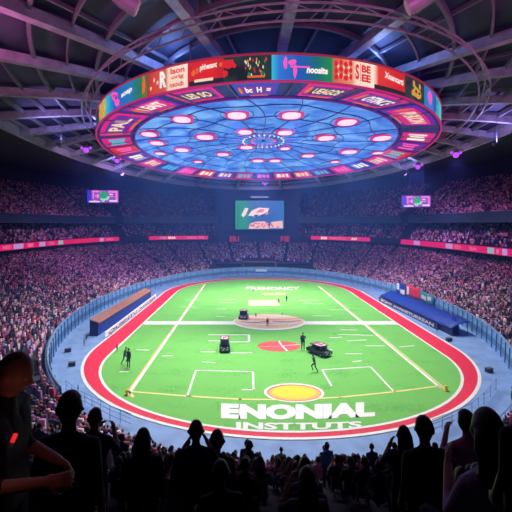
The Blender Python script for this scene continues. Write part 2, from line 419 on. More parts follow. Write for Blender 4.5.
# ring truss around the halo, hung from the roof
def trs(t, d, z): return Vector((CX+.6+(47*U+d)*math.sin(t), 125*U-(84*U+d)*math.cos(t), z))
TT = arc(0, 2*PI, 161)[:-1]; ZT = 48*U
tt = thing('ring_truss', (CX, 125*U, ZT), 'pale blue lattice ring truss hung around the big screen halo under the roof', 'truss')
for d, z in ((0, ZT), (1.0, ZT+.1), (.5, ZT+.9)):
    MB().tube([trs(t, d, z) for t in TT], .085, 5, True).build('truss_chord', steel, tt)
for i in range(0, 160, 2):
    MB().tube([trs(TT[i], 0, ZT), trs(TT[i+1], .5, ZT+.9), trs(TT[(i+2) % 160], 1.0, ZT+.1)], .04, 4).build('truss_brace', steel, tt)

# ------------------------------------------------------------------ the halo: hanging oval display
HX, HY, HA, HB = 4.2*U, 111.5*U, 43*U, 58.5*U
ZH0, ZH1 = 46*U, 49.7*U
def ell(s, a, b, z): return Vector((HX+a*math.sin(s), HY-b*math.cos(s), z))
def band(s, v, d=0.): return ell(s, HA+d, HB+d, ZH0+(ZH1-ZH0)*v)
def cone(s, w, d=0.):
    return ell(s, HA-.2-(8*U-.4)*w, HB-.2-(11*U-.4)*w, ZH0+1.5*U*w-d)
def px2s(px, fn, v):
    """angle on the near side of the oval that the photo shows at column px"""
    sg = 1 if px > proj(fn(0, v))[0] else -1; prev = None
    for i in range(1101):
        s = R_(.1*i)*sg; x = proj(fn(s, v))[0]
        if (x-px)*sg >= 0: return s
        if prev is not None and (x-prev)*sg < 0: return s
        prev = x
    return s
halo = thing('display_halo', (HX, HY, ZH0), 'huge oval hanging display ring with bright poster screens and lit blue underside', 'display')
S = arc(0, 2*PI, 181)[:-1]
shell = MB(); shell.grid([[band(s, 0, -.1) for s in S], [band(s, 1, -.1) for s in S], [band(s, 1, -1.2) for s in S]], True); shell.build('housing', mat('halo_black', (.02, .02, .03), .5), halo)
b = MB(); b.tube([band(s, 1.02) for s in S], .11, 6, True); b.build('top_trim', glow('trim_red', srgb(190, 50, 90), .55), halo)
b = MB(); b.tube([band(s, -.02) for s in S], .12, 6, True); b.build('bottom_trim', glow('trim_magenta', srgb(200, 40, 120), .8), halo)
# hangers
for i in range(10):
    s = 2*PI*(i+.5)/10; q = band(s, 1, -.6); ph = math.atan2(q.y-CY, q.x-CX); rho = math.hypot(q.x-CX, q.y-CY)/rRim(ph)
    MB().tube([q, Vector((q.x, q.y, dome(ph, rho).z+.4))], .07, 5).build('hanger', steel2, halo)
for i in range(12):
    q = trs(2*PI*(i+.5)/12, .5, ZT+.9); ph = math.atan2(q.y-CY, q.x-CX); rho = min(1, math.hypot(q.x-CX, q.y-CY)/rRim(ph))
    MB().tube([q, Vector((q.x, q.y, dome(ph, rho).z+.4))], .05, 5).build('hanger', steel2, tt)
def screen_noise(name, c0, c1, c2, scale, es=1.0):
    m = mat('screen_'+name, (.02, .02, .02), .4); nt = m.node_tree; b = nt.nodes['Principled BSDF']
    tc = nt.nodes.new('ShaderNodeTexCoord'); n = nt.nodes.new('ShaderNodeTexNoise'); n.inputs['Scale'].default_value = scale; n.inputs['Detail'].default_value = 3
    nt.links.new(tc.outputs['Object'], n.inputs['Vector']); cr = nt.nodes.new('ShaderNodeValToRGB'); cr.color_ramp.interpolation = 'EASE'
    e = cr.color_ramp.elements; e[0].position = .36; e[0].color = (*c0, 1); e[1].position = .64; e[1].color = (*c2, 1); k = e.new(.5); k.color = (*c1, 1)
    nt.links.new(n.outputs['Fac'], cr.inputs['Fac']); nt.links.new(cr.outputs['Color'], b.inputs['Emission Color']); b.inputs['Emission Strength'].default_value = es
    return m
def screen_ramp(name, stops, p0, p1, es=1.0):
    """picture on a screen: colours running from p0 to p1"""
    m = mat('screen_'+name, (.02, .02, .02), .4); nt = m.node_tree; b = nt.nodes['Principled BSDF']
    tc = nt.nodes.new('ShaderNodeTexCoord'); d = Vector(p1)-Vector(p0); vm = nt.nodes.new('ShaderNodeVectorMath'); vm.operation = 'SUBTRACT'; vm.inputs[1].default_value = p0
    vd = nt.nodes.new('ShaderNodeVectorMath'); vd.operation = 'DOT_PRODUCT'; vd.inputs[1].default_value = d/d.length_squared
    L = nt.links.new; L(tc.outputs['Object'], vm.inputs[0]); L(vm.outputs[0], vd.inputs[0])
    cr = nt.nodes.new('ShaderNodeValToRGB'); e = cr.color_ramp.elements
    e[0].position, e[0].color = stops[0][0], (*stops[0][1], 1); e[1].position, e[1].color = stops[-1][0], (*stops[-1][1], 1)
    for q, c in stops[1:-1]: k = e.new(q); k.color = (*c, 1)
    L(vd.outputs['Value'], cr.inputs['Fac']); L(cr.outputs['Color'], b.inputs['Emission Color']); b.inputs['Emission Strength'].default_value = es
    return m
white_g = glow('white', (.95, .9, .9), 1.0); pink_g = glow('pink', srgb(255, 90, 200), 1.0); red_g = glow('red', srgb(225, 40, 50), .95); gold_g = glow('gold', srgb(220, 165, 70), .9)
cream_g = glow('cream', srgb(255, 225, 205), .9); dark_g = glow('dark', srgb(28, 40, 52), 1.); mag_g = glow('magenta', srgb(225, 25, 140), .9); vio_g = glow('violet', srgb(110, 30, 170), .9)
blue_g = glow('blue', srgb(40, 70, 200), .9); orange_g = glow('orange', srgb(240, 110, 60), .9); green_g = glow('green', srgb(30, 140, 90), .9); cyan_g = glow('cyan', srgb(60, 190, 230), 1.)
class Strip:
    """a curved picture on the halo; u runs left to right as the photo shows it, v upward"""
    def __init__(s, fn, s0, s1, d): s.fn, s.s0, s.s1, s.d = fn, s0, s1, d
    def __call__(s, u, v, lift=0.): return s.fn(s.s0+(s.s1-s.s0)*u, v, s.d+lift)
    def rect(s, mb, u0, u1, v0, v1, lift=.03):
        n = max(2, int(abs(s.s1-s.s0)*(u1-u0)*40)+2)
        mb.grid([[s(u, v0, lift) for u in arc(u0, u1, n)], [s(u, v1, lift) for u in arc(u0, u1, n)]])
    def blob(s, mb, u, v, ru, rv, k=12, lift=.04, wob=.25, seed=0):
        rg = random.Random(seed)
        c = []
        for i in range(k):
            t = 2*PI*i/k; w = 1+rg.uniform(-wob, wob); c.append(s(u+ru*w*math.cos(t), v+rv*w*math.sin(t), lift))
        mb.add(c, [tuple(range(k))])
    def text(s, mb, txt, u0, u1, v0, v1, bold=.03, lift=.06, tilt=0., shear=0.):
        put_text(mb, txt, lambda a, c: s(u0+(u1-u0)*a, v0+(v1-v0)*c+tilt*(a-.5), lift), bold, shear)
def outer(px0, px1, m, seed=0):
    s0 = px2s(px0, lambda s, v: band(s, v), .5) if not isinstance(px0, tuple) else px0[0]
    s1 = px2s(px1, lambda s, v: band(s, v), .5) if not isinstance(px1, tuple) else px1[0]
    st = Strip(band, s0, s1, .0); b = MB(); st.rect(b, 0, 1, 0.03, .97, 0.0)
    return st, b.build('poster_screen', m, halo)
def art(st, par, m, fn, name='graphic'):
    if name == 'graphic':
        c = Collector(); fn(st, c)
        for vs, fs in c.l: o = MB().add(vs, fs).build(name, m, par)
        return o
    b = MB(); fn(st, b); return b.build(name, m, par)
class Collector(MB):
    def __init__(s): super().__init__(); s.l = []
    def add(s, vs, fs): s.l.append((list(vs), list(fs))); return s
T_L, T_R = R_(-72), R_(72)
HL = lambda px, v=.5: band(px2s(px, band, .5), v)-Vector((HX, HY, ZH0))
# 1 yellow green edge
st, sc = outer(99, 106, screen_noise('lime', srgb(60, 160, 90), srgb(210, 190, 80), srgb(120, 60, 160), .5)); art(st, sc, gold_g, lambda s, b: s.blob(b, .5, .4, .3, .4))
# 2 cyan to blue to green with a magenta figure and white word
st, sc = outer(106, 141, screen_ramp('cyanblue', [(0, srgb(40, 190, 220)), (.35, srgb(30, 90, 210)), (.75, srgb(30, 120, 190)), (1, srgb(40, 120, 80))], HL(106), HL(141)))
art(st, sc, pink_g, lambda s, b: (s.blob(b, .36, .62, .10, .22, 9, seed=3), s.blob(b, .42, .32, .09, .2, 7, seed=4), s.blob(b, .30, .8, .06, .1, 7, seed=5)))
art(st, sc, vio_g, lambda s, b: (s.blob(b, .40, .55, .03, .13, 6, .05, seed=8), s.blob(b, .33, .7, .03, .06, 6, .05, seed=9)))
art(st, sc, white_g, lambda s, b: s.text(b, 'soap', .55, .82, .38, .62, .04, tilt=.1), 'lettering'); art(st, sc, cyan_g, lambda s, b: s.blob(b, .08, .5, .03, .25, seed=6))
# 3 green poster with an orange figure
st, sc = outer(141, 147, screen_noise('greenfig', srgb(20, 80, 60), srgb(40, 130, 70), srgb(150, 110, 40), .6)); art(st, sc, orange_g, lambda s, b: (s.blob(b, .5, .5, .25, .35, 9, seed=2), s.blob(b, .5, .85, .2, .1, 8, seed=12)))
# 4 red floral / cream poster with red lines of lettering
st, sc = outer(147, 188, screen_ramp('redcream', [(0, srgb(150, 60, 60)), (.2, srgb(215, 70, 60)), (.5, srgb(200, 90, 80)), (.58, srgb(250, 215, 200)), (1, srgb(255, 225, 215))], HL(147), HL(188)))
art(st, sc, cream_g, lambda s, b: [s.blob(b, .12+.09*i, .3+.45*((i*37) % 10)/10, .02, .09, 8, seed=i) for i in range(5)])
art(st, sc, white_g, lambda s, b: (s.text(b, 'R', .36, .52, .2, .88, .05),), 'lettering')
art(st, sc, red_g, lambda s, b: (s.text(b, 'laon', .62, .94, .66, .9, .03), s.text(b, 'orig', .64, .92, .4, .6, .03), s.text(b, 'nsoub', .6, .92, .12, .34, .03)), 'lettering')
# 5 red poster, orange emblem, white word, dark foot
st, sc = outer(188, 224, screen_ramp('red', [(0, srgb(205, 40, 55)), (.7, srgb(225, 40, 45)), (1, srgb(170, 40, 50))], HL(188), HL(224)))
art(st, sc, dark_g, lambda s, b: s.rect(b, .05, 1, .02, .22)); art(st, sc, orange_g, lambda s, b: (s.blob(b, .18, .55, .06, .14, seed=4), s.blob(b, .28, .6, .04, .1, seed=5), s.blob(b, .92, .72, .05, .1, seed=7)))
art(st, sc, white_g, lambda s, b: s.text(b, 'phhesant', .36, .82, .55, .84, .03, tilt=.06), 'lettering'); art(st, sc, cream_g, lambda s, b: s.rect(b, .2, .72, .15, .26, .05))
# 6 dark poster with a crowd of coloured figures
st, sc = outer(224, 272, screen_noise('darkgreen', srgb(18, 34, 44), srgb(30, 52, 56), srgb(40, 70, 66), .5)); art(st, sc, red_g, lambda s, b: (s.blob(b, .08, .72, .12, .2, 10, seed=2), s.blob(b, .02, .35, .08, .14, 10, seed=3), s.blob(b, .22, .62, .05, .08, 10, seed=13)))
for m, sd in ((gold_g, 1), (red_g, 2), (cream_g, 3), (green_g, 4)):
    rg = random.Random(sd); art(st, sc, m, lambda s, b: [s.blob(b, rg.uniform(.45, .9), rg.uniform(.2, .85), .014, .07, 6, .05+.004*sd, seed=rg.random()) for _ in range(9)])
art(st, sc, orange_g, lambda s, b: s.rect(b, .5, .86, .12, .2, .08))
# 7 blue to green poster, pink figure, white word
st, sc = outer(272, 332, screen_ramp('bluegreen', [(0, srgb(50, 190, 230)), (.12, srgb(45, 120, 220)), (.45, srgb(30, 90, 190)), (.75, srgb(20, 110, 120)), (1, srgb(30, 140, 80))], HL(272), HL(332)))
art(st, sc, pink_g, lambda s, b: (s.blob(b, .22, .66, .035, .22, 8, seed=1), s.blob(b, .33, .7, .06, .12, 8, seed=2), s.blob(b, .38, .35, .03, .25, 7, seed=5), s.rect(b, .3, .62, .5, .56)))
art(st, sc, white_g, lambda s, b: s.text(b, 'noosite', .56, .92, .3, .55, .05, shear=.2), 'lettering')
# 8 flowers in red on cream with a red monogram
st, sc = outer(332, 374, screen_ramp('flower', [(0, srgb(150, 120, 90)), (.12, srgb(215, 110, 90)), (.45, srgb(235, 150, 120)), (.55, srgb(250, 220, 205)), (1, srgb(255, 230, 220))], HL(332), HL(374)))
art(st, sc, red_g, lambda s, b: [s.blob(b, .08+.11*(i % 4), .25+.26*(i//4)+.06*(i % 2), .045, .12, 9, seed=i) for i in range(12)])
art(st, sc, cream_g, lambda s, b: [s.blob(b, .13+.12*(i % 3), .36+.3*(i//3), .02, .06, 7, .06, seed=i+30) for i in range(6)])
art(st, sc, red_g, lambda s, b: (s.text(b, 'S', .52, .61, .25, .85, .04), s.rect(b, .635, .65, .2, .9), s.text(b, 'BE', .67, .9, .56, .86, .05), s.text(b, 'EE', .67, .9, .2, .5, .05)), 'lettering')
# 9 cream to red with white word
st, sc = outer(374, 405, screen_ramp('creamred', [(0, srgb(250, 215, 205)), (.12, srgb(225, 60, 55)), (.7, srgb(215, 35, 45)), (1, srgb(200, 40, 50))], HL(374), HL(405)))
art(st, sc, white_g, lambda s, b: s.text(b, 'Xnancarti', .3, .92, .5, .76, .03, tilt=-.1), 'lettering'); art(st, sc, dark_g, lambda s, b: s.rect(b, 0, 1, .02, .2))
# 10 dark poster with a golden shape
st, sc = outer(405, 424, screen_noise('darkgold', srgb(30, 36, 48), srgb(50, 56, 60), srgb(36, 60, 66), .6)); art(st, sc, gold_g, lambda s, b: (s.blob(b, .55, .4, .26, .26, 10, seed=9), s.blob(b, .4, .75, .06, .15, 6, seed=10), s.blob(b, .72, .72, .06, .14, 6, seed=11)))
art(st, sc, dark_g, lambda s, b: (s.blob(b, .5, .45, .06, .08, 8, .06, seed=4), s.blob(b, .68, .4, .05, .06, 8, .06, seed=5)))
# 11 blue and violet, 12 green
st, sc = outer(424, 436, screen_ramp('blueviolet', [(0, srgb(40, 120, 200)), (.5, srgb(60, 130, 220)), (1, srgb(30, 70, 190))], HL(424), HL(436))); art(st, sc, pink_g, lambda s, b: s.blob(b, .4, .55, .18, .3, 9, seed=3))
st, sc = outer(436, 443, screen_noise('greenend', srgb(40, 160, 110), srgb(90, 210, 150), srgb(60, 140, 190), .5)); art(st, sc, cyan_g, lambda s, b: s.blob(b, .5, .5, .2, .3, 9, seed=5))
# far, hidden side of the band
sL = px2s(99, band, .5); sR = px2s(443, band, .5)
for i in range(8):
    a0 = sR+(2*PI+sL-sR)*i/8; st = Strip(band, a0, a0+(2*PI+sL-sR)/8, 0.); b = MB(); st.rect(b, 0.01, .99, .03, .97, 0.)
    b.build('poster_screen', (red_g, blue_g, green_g, dark_g)[i % 4], halo)
# underside ring of signs
b = MB(); b.grid([[cone(s, 0, -.05) for s in S], [cone(s, 1, -.05) for s in S]], True); b.build('sign_ring', mat('ring_navy', (.03, .04, .16), .4, 0, srgb(30, 40, 120), .6), halo)
def conef(s, v, d): return cone(s, 1-v, d)
inner = lambda px: px2s(px, lambda s, v: cone(s, .5), 0)
signs = [(105, 113, 'EL', vio_g, mag_g), (115, 134, 'PAL', mag_g, vio_g), (138, 171, 'LEAIT', vio_g, mag_g), (178, 219, 'LES SO', mag_g, vio_g), (236, 277, 'bc  H  =', blue_g, vio_g),
         (302, 345, 'UEAGOS', mag_g, vio_g), (353, 391, 'OTINCE', mag_g, vio_g), (396, 418, 'PEKON', vio_g, mag_g), (420, 433, 'ASE', mag_g, vio_g)]
tinyg = [white_g, cream_g]
for k, (x0, x1, tx, m0, m1) in enumerate(signs):
    st = Strip(conef, inner(x0), inner(x1), .02); b = MB(); st.rect(b, 0, 1, .08, .94, 0); sg = b.build('sign_panel', m0, halo)
    art(st, sg, m1, lambda s, b: s.rect(b, .08, .92, .2, .82, .03)); art(st, sg, dark_g, lambda s, b: s.rect(b, .2, .86, .3, .76, .05)) if k in (3, 5) else None
    art(st, sg, red_g if k in (3,) else orange_g, lambda s, b: (s.blob(b, .12, .55, .05, .25, 8, .07, seed=k), s.rect(b, .3, .8, .1, .17, .07)))
    art(st, sg, tinyg[k % 2], lambda s, b: s.text(b, tx, .24, .84, .36, .74, .04, .08), 'lettering')
sa = inner(433)+R_(2); sb = 2*PI+inner(105)-R_(2); NS = 19; rg = random.Random(5)
for k in range(NS):
    a0 = sa+(sb-sa)*k/NS; st = Strip(conef, a0+R_(1), a0+(sb-sa)/NS-R_(1), .02)
    b = MB(); st.rect(b, 0, 1, .08, .94, 0); sg = b.build('sign_panel', (mag_g, vio_g, red_g, mag_g, blue_g)[k % 5], halo)
    art(st, sg, (white_g, pink_g, cyan_g, cream_g)[k % 4], lambda s, b: (s.rect(b, .15, .3, .25, .75), s.rect(b, .38, .55, .3, .7), s.rect(b, .62, .86, .25, .75)))
for k in range(28):  # struts between the signs
    s0 = 2*PI*k/28+R_(3); MB().tube([cone(s0, 0, .06), cone(s0, 1, .06)], .1, 5).build('strut', steel, halo)
# lit membrane
ZM0, ZMC = 47.5*U, 50.4*U
def memb(s, q, d=0.): return ell(s, (HA-8*U)*q, (HB-11*U)*q, ZM0+(ZMC-ZM0)*(1-q*q)-d)
def membrane_material():
    m = mat('membrane', (.05, .12, .4), .5); nt = m.node_tree; b = nt.nodes['Principled BSDF']; L = nt.links.new
    tc = nt.nodes.new('ShaderNodeTexCoord'); mp = nt.nodes.new('ShaderNodeMapping'); mp.inputs['Scale'].default_value = (1/HA, 1/HB, 0)
    gr = nt.nodes.new('ShaderNodeTexNoise'); gr.inputs['Scale'].default_value = 5.5; gr.inputs['Detail'].default_value = 5; gr.inputs['Distortion'].default_value = 1.6
    L(tc.outputs['Object'], mp.inputs['Vector']); L(mp.outputs['Vector'], gr.inputs['Vector'])
    cr = nt.nodes.new('ShaderNodeValToRGB'); e = cr.color_ramp.elements; e[0].position = .33; e[0].color = (*srgb(44, 80, 200), 1); e[1].position = .68; e[1].color = (*srgb(120, 175, 250), 1)
    k = e.new(.5); k.color = (*srgb(72, 125, 232), 1)
    L(gr.outputs['Fac'], cr.inputs['Fac']); L(cr.outputs['Color'], b.inputs['Emission Color']); b.inputs['Emission Strength'].default_value = 1.0
    return m
b = MB(); b.grid([[memb(s, q) for s in S] for q in arc(1, .02, 12)], True); b.build('membrane', membrane_material(), halo, True)
ribm = mat('rib_indigo', (.06, .05, .18), .4, 0, srgb(40, 40, 120), .35)
for k in range(22):
    s0 = 2*PI*k/22+R_(8); MB().tube([memb(s0+R_(7)*math.sin(q*PI), q, .06) for q in arc(1, .1, 12)], .07, 4).build('rib', ribm, halo)
for q in (.34, .62, .86):
    MB().tube([memb(s, q+.02*math.sin(11*s), .06) for s in S], .07, 4, True).build('rib_ring', ribm, halo)
MB().tube([memb(s, 1.0, .1) for s in S], .13, 6, True).build('inner_trim', glow('trim_violet', srgb(120, 40, 170), .6), halo)
# centre cluster
for q, n, mm in ((.1, 16, pink_g), (.17, 26, white_g)):
    for k in range(n):
        s0 = 2*PI*k/n; b = MB(); c = memb(s0, q, .12); b.ball(c, .16, 6, 4); b.build('centre_lamp', mm, halo)
MB().tube([memb(s, .22, .1) for s in S[::3]], .1, 5, True).build('centre_ring', glow('centre', srgb(140, 90, 230), .8), halo)
def ray_memb(px, py):
    best = None
    for i in range(60):
        for j in range(1, 40):
            pass
    d = Vector(((px-PPX)/F, 1, (PPY-py)/F)); t = 20.
    for _ in range(60):   # march to the membrane height
        q = Vector((0, 0, EYE))+d*t; e = ((q.x-HX)/(HA-8*U))**2+((q.y-HY)/(HB-11*U))**2
        zt = ZM0+(ZMC-ZM0)*(1-min(e, 1.2)); t += (zt-q.z)/d.z*.7
    return Vector((0, 0, EYE))+d*t
panel_hot = glow('panel', (1.0, .62, .86), 1.25); panel_rim = glow('panel_rim', srgb(225, 40, 150), .85)
PANELS = []
LP = [(182, 118, 23, 8), (237, 114, 25, 9), (291.5, 114, 25, 9), (347, 121, 24, 8.5), (382, 137, 22, 6.5), (149, 133, 19, 6), (157, 142, 17, 5), (205, 136, 22, 7.5), (326, 137, 21, 6.5), (245, 131, 18, 7), (285, 131.6, 19, 7),
      (182, 149, 17, 5.5), (223, 153.5, 15, 5), (349, 151, 19, 6), (308, 155, 15, 5.5), (246.5, 146.5, 16, 5.5), (285, 147.6, 12, 5.5), (258, 160, 14, 4.5), (275, 160, 14, 4.5), (198, 161, 10, 3.5), (335, 161, 10, 3.5), (378, 152, 13, 3.5), (160, 152.5, 12, 3.5)]
for k, (x, y, w, h) in enumerate(LP):
    c = ray_memb(x, y); kx = F/c.y; rx = w/2/kx; 
    ry = min(rx*1.25, abs(c.y-ray_memb(x, y+h/2).y) if True else 0); ry = max(ry, rx*.55)
    def plate(sc_, dz, th):
        n = 18; pts = []
        for i in range(n):
            t = 2*PI*i/n; e = .8
            cx_, sy_ = math.cos(t), math.sin(t)
            pts.append(c+Vector((rx*sc_*math.copysign(abs(cx_)**e, cx_), ry*sc_*math.copysign(abs(sy_)**e, sy_), -dz)))
        b = MB(); b.ngon(pts, (0, 0, th)); return b
    pr = plate(1.0, .22, .25).build('light_panel', panel_rim, halo); PANELS.append((c, plate(.74, .26, .05).build('lamp', panel_hot, pr)))
    MB().tube([c+Vector((1.35*rx*math.cos(t), 1.35*ry*math.sin(t), -.1)) for t in arc(0, 2*PI, 19)[:-1]], .06, 4, True).build('panel_trim', ribm, pr)

# ------------------------------------------------------------------ ribbons
rib_red = glow('ribbon_red', srgb(222, 14, 112), .9); lav = glow('lavender', srgb(190, 150, 235), .9); pale = glow('pale', srgb(150, 180, 215), .9); rosy = glow('rose', srgb(240, 110, 160), .9)
def ribbon(px0, px1, label, marks, dz=0.):
    p0 = phi_at_px(rR, 18*U, px0, 5, 175) if px0 > 5 else R_(206); p1 = phi_at_px(rR, 18*U, px1, 5, 175) if px1 < 510 else R_(-30)
    n = 50; A = arc(p0, p1, n); z0, z1 = 16.9*U+dz, 19.0*U+dz
    t = thing('ribbon_board', P(p0, rR(p0), z0), label, 'ribbon board', 'red ribbon boards along the middle tier')
    b = MB(); b.grid([[P(p, rR(p), z0) for p in A], [P(p, rR(p)-.12, z0) for p in A], [P(p, rR(p)-.12, z1) for p in A], [P(p, rR(p), z1) for p in A]]); b.build('screen', rib_red, t)
    for (a, c, m, tx) in marks:
        pa = phi_at_px(rR, 18*U, a, -10, 190); pb = phi_at_px(rR, 18*U, c, -10, 190); B = arc(pa, pb, 8); b = MB()
        if tx:
            put_text(b, tx, lambda u, v: P(pa+(pb-pa)*u, rR(pa+(pb-pa)*u)-.18, z0+(.2+.6*v)*(z1-z0)), .04); b.build('lettering', m, t)
        else:
            b.grid([[P(p, rR(p)-.15, z0+.1) for p in B], [P(p, rR(p)-.15, z1-.1) for p in B]]); b.build('lit_panel', m, t)
ribbon(0, 119, 'long red ribbon board along the left middle tier', [(13, 23, lav, None), (2, 11, rosy, 'NED'), (27, 33, rosy, 'I'), (39, 45, lav, None), (48, 54, rosy, 'OS'), (58, 63, pale, None), (72, 92, red_g, 'SONETRI'), (99.5, 103.5, lav, None), (106, 113, rosy, 'ND')])
ribbon(149, 208, 'short red ribbon board on the far stand left of the video screen', [(160, 166, lav, 'NS'), (168, 176, white_g, 'ENA'), (187, 196, rosy, 'DAN'), (198, 204, rosy, 'TE')])
ribbon(311, 370, 'short red ribbon board on the far stand right of the video screen', [(321, 327, white_g, 'EI'), (330, 345, rosy, 'NATDS'), (351, 357, white_g, 'AO')])
ribbon(401, 512, 'long red ribbon board along the right middle tier', [(414, 420, lav, None), (446, 453, lav, None), (455, 462, rosy, 'ED'), (470, 478, rosy, 'SA'), (488, 495, pale, None), (497, 500, rosy, 'I'), (503, 508, lav, None)])

# ------------------------------------------------------------------ screens
def board(cx, cy, w, h, Y):  # local frame facing the near end
    c = atY(cx, cy, Y); k = Y/F; return c, w*k, h*k
c, w, h = board(259.7, 215, 48.5, 28.6, 138.5)
vs = thing('video_screen', c-Vector((0, 0, h/2)), 'large video screen with green and blue picture on the far end wall', 'screen')
MB().box(c+Vector((0, .35, 0)), (w+.5, .5, h+.5)).build('frame', mat('screen_frame', (.02, .02, .03), .5), vs)
b = MB(); b.box(c+Vector((0, .05, 0)), (w, .1, h)); off = Vector((0, 0, h/2))
b.build('screen', screen_ramp('video', [(0, srgb(20, 150, 110)), (.2, srgb(25, 140, 125)), (.38, srgb(30, 95, 160)), (.7, srgb(35, 90, 180)), (1, srgb(40, 110, 190))], (-w/2, 0, h/2), (w/2, 0, h/2+1)), vs)
def vpic(m, polys, y=-.03, name='graphic'):
    for pl in polys: MB().add([c+Vector(((u-.5)*w, y, (v-.5)*h)) for u, v in pl], [tuple(range(len(pl)))]).build(name, m, vs)
vpic(glow('swoosh', srgb(245, 220, 235)), [[(.26, .47), (.34, .66), (.48, .76), (.7, .74), (.66, .6), (.52, .5), (.4, .42), (.33, .47)], [(.12, .5), (.2, .75), (.27, .74), (.22, .52), (.16, .42)]])
vpic(glow('swoosh_pink', srgb(235, 110, 150)), [[(.42, .58), (.5, .7), (.6, .7), (.56, .6)], [(.6, .52), (.66, .6), (.69, .56), (.64, .5)]], -.05)
vpic(glow('swoosh_dark', srgb(30, 60, 130)), [[(.36, .46), (.42, .52), (.48, .5), (.43, .42)], [(.5, .45), (.56, .52), (.62, .5), (.56, .42)]], -.05)
vpic(glow('screencrowd', srgb(240, 190, 205)), [[(.27, .02), (.3, .2), (.42, .27), (.6, .28), (.66, .22), (.7, .02)], [(.7, .04), (.74, .26), (.97, .3), (.98, .04)]], -.04)
rg = random.Random(9)
vpic(glow('crowd_red', srgb(205, 70, 90)), [[(u, v), (u+.03, v+.01), (u+.035, v+.05), (u+.005, v+.05)] for u, v in [(rg.uniform(.3, .92), rg.uniform(.04, .2)) for _ in range(26)]], -.06)
vpic(green_g, [[(.02, .05), (.05, .9), (.09, .9), (.08, .05)]], -.05)
# wording above the screen
c2 = atY(259.5, 197, 138.5); b = MB(); put_text(b, 'SUNNADUNAM', lambda u, v: c2+Vector(((u-.5)*6.4, -.1, (v-.5)*.62)), .05)
t = thing('wall_sign', c2-Vector((0, 0, .5)), 'small row of white letters on the wall above the video screen', 'sign'); b.build('lettering', glow('signwhite', srgb(170, 180, 220), .8), t)
MB().box(c2+Vector((0, .35, 0)), (7.2, .7, 1.0)).build('backing', mat('screen_frame', (.02, .02, .03)), t)
for x, tx, lab in ((234.3, 'ER1', 'red lit figures sign on the far wall, below left of the video screen'), (285.2, 'FIE', 'red lit figures sign on the far wall, below right of the video screen')):
    c3 = atY(x, 239, 138.2); t = thing('wall_sign', c3-Vector((0, 0, 1.2)), lab, 'sign')
    MB().box(c3+Vector((0, .5, 0)), (3.9, .9, 2.6)).build('backing', mat('screen_frame', (.02, .02, .03)), t)
    b = MB(); put_text(b, tx, lambda u, v: c3+Vector(((u-.5)*3.3, -.05, (v-.5)*2.0)), .02); b.build('lettering', glow('sign_red', srgb(200, 40, 90), .7), t)
def side_screen(cx, cy, w, h, Y, label, turn):
    c = atY(cx, cy, Y); k = Y/F; W, H = w*k, h*k; M = Matrix.Rotation(turn, 3, 'Z')
    t = thing('hanging_screen', c-Vector((0, 0, H/2)), label, 'screen', 'small hanging screens')
    L = lambda x, y, z: c+M @ Vector((x*W, y, z*H))
    MB().box(L(0, .3, 0), (W+.3, .5, H+.3), M=M).build('frame', mat('screen_frame', (.02, .02, .03)), t)
    sc = MB().box(L(0, 0, 0), (W, .12, H), M=M).build('screen', glow('screen_violet', srgb(150, 60, 215), .95), t)
    def pic(m, rects, y):
        for (u0, u1, v0, v1) in rects: MB().add([L(u0-.5, y, v0-.5), L(u1-.5, y, v0-.5), L(u1-.5, y, v1-.5), L(u0-.5, y, v1-.5)], [(0, 1, 2, 3)]).build('graphic', m, sc)
    pic(glow('screen_blue', srgb(50, 50, 230), 1.), [(0.0, .13, .0, 1)], -.08)
    pic(glow('screen_pink', srgb(240, 130, 240), .95), [(.15, .38, .82, .97), (.17, .22, .3, .8), (.3, .38, .35, .7), (.66, .96, .8, .96), (.68, .85, .45, .55), (.9, .97, .1, .9), (.2, .3, .1, .22)], -.09)
    pic(glow('screen_white', srgb(235, 225, 250), .95), [(.06, .4, .03, .14), (.7, .96, .08, .22), (.24, .34, .5, .56), (.7, .82, .62, .72), (.42, .46, .7, .9)], -.1)
    b = MB(); b.add([L(.02+.13*math.cos(q), -.11, .12+.3*math.sin(q)) for q in arc(0, 2*PI, 17)[:-1]], [tuple(range(16))]); b.build('graphic', glow('screen_green', srgb(20, 170, 110), .95), sc)
    pic(glow('screen_mint', srgb(140, 240, 210), .95), [(.42, .66, .2, .34), (.46, .56, .08, .18), (.62, .7, .3, .5)], -.12)
    for s in (-.22, .25):
        q = L(s, .2, .5); MB().tube([q, Vector((q.x, q.y, 51*U))], .09, 5).build('hanging_rod', mat('rod_blue', srgb(40, 45, 75), .6), t)
side_screen(103, 196.5, 30, 12.5, 115, 'small violet hanging screen with green disc over the left corner of the stands', R_(8))
side_screen(416.3, 201.4, 27, 11.2, 90, 'small violet hanging screen with green disc over the right corner of the stands', R_(-8))

# ------------------------------------------------------------------ lamps in the roof
# ------------------------------------------------------------------ dugouts, boards and banners on the apron
tarp = mat('tarp_blue', srgb(22, 60, 165), .5, noise=(2, .8, 1.2)); tarp_d = mat('tarp_navy', srgb(18, 34, 90), .5); brown = mat('roof_brown', srgb(165, 110, 95), .7, noise=(2, .85, 1.15)); boardw = mat('board_white', (.8, .83, .88), .5); ink = mat('ink_navy', (.03, .05, .2), .5)
g0, g1 = at(98, 336), at(151, 299)
d = (g1-g0).normalized(); nrm = Vector((-d.y, d.x, 0)); L_ = (g1-g0).length     # nrm points to the wall (left)
if nrm.x > 0: nrm = -nrm
dg = thing('dugout', (g0+g1)/2, 'long blue dugout shelter with brown roof by the left wall', 'dugout')
up = Vector((0, 0, 1))
def quadslab(pts, th): return MB().ngon(pts, th)
quadslab([g0, g1, g1+up*1.75, g0+up*1.75], nrm*.12).build('front_panel', tarp, dg)
quadslab([g0+up*1.78-nrm*.2, g1+up*1.78-nrm*.2, g1+up*2.25+nrm*1.25, g0+up*2.25+nrm*1.25], up*.12).build('roof', brown, dg)
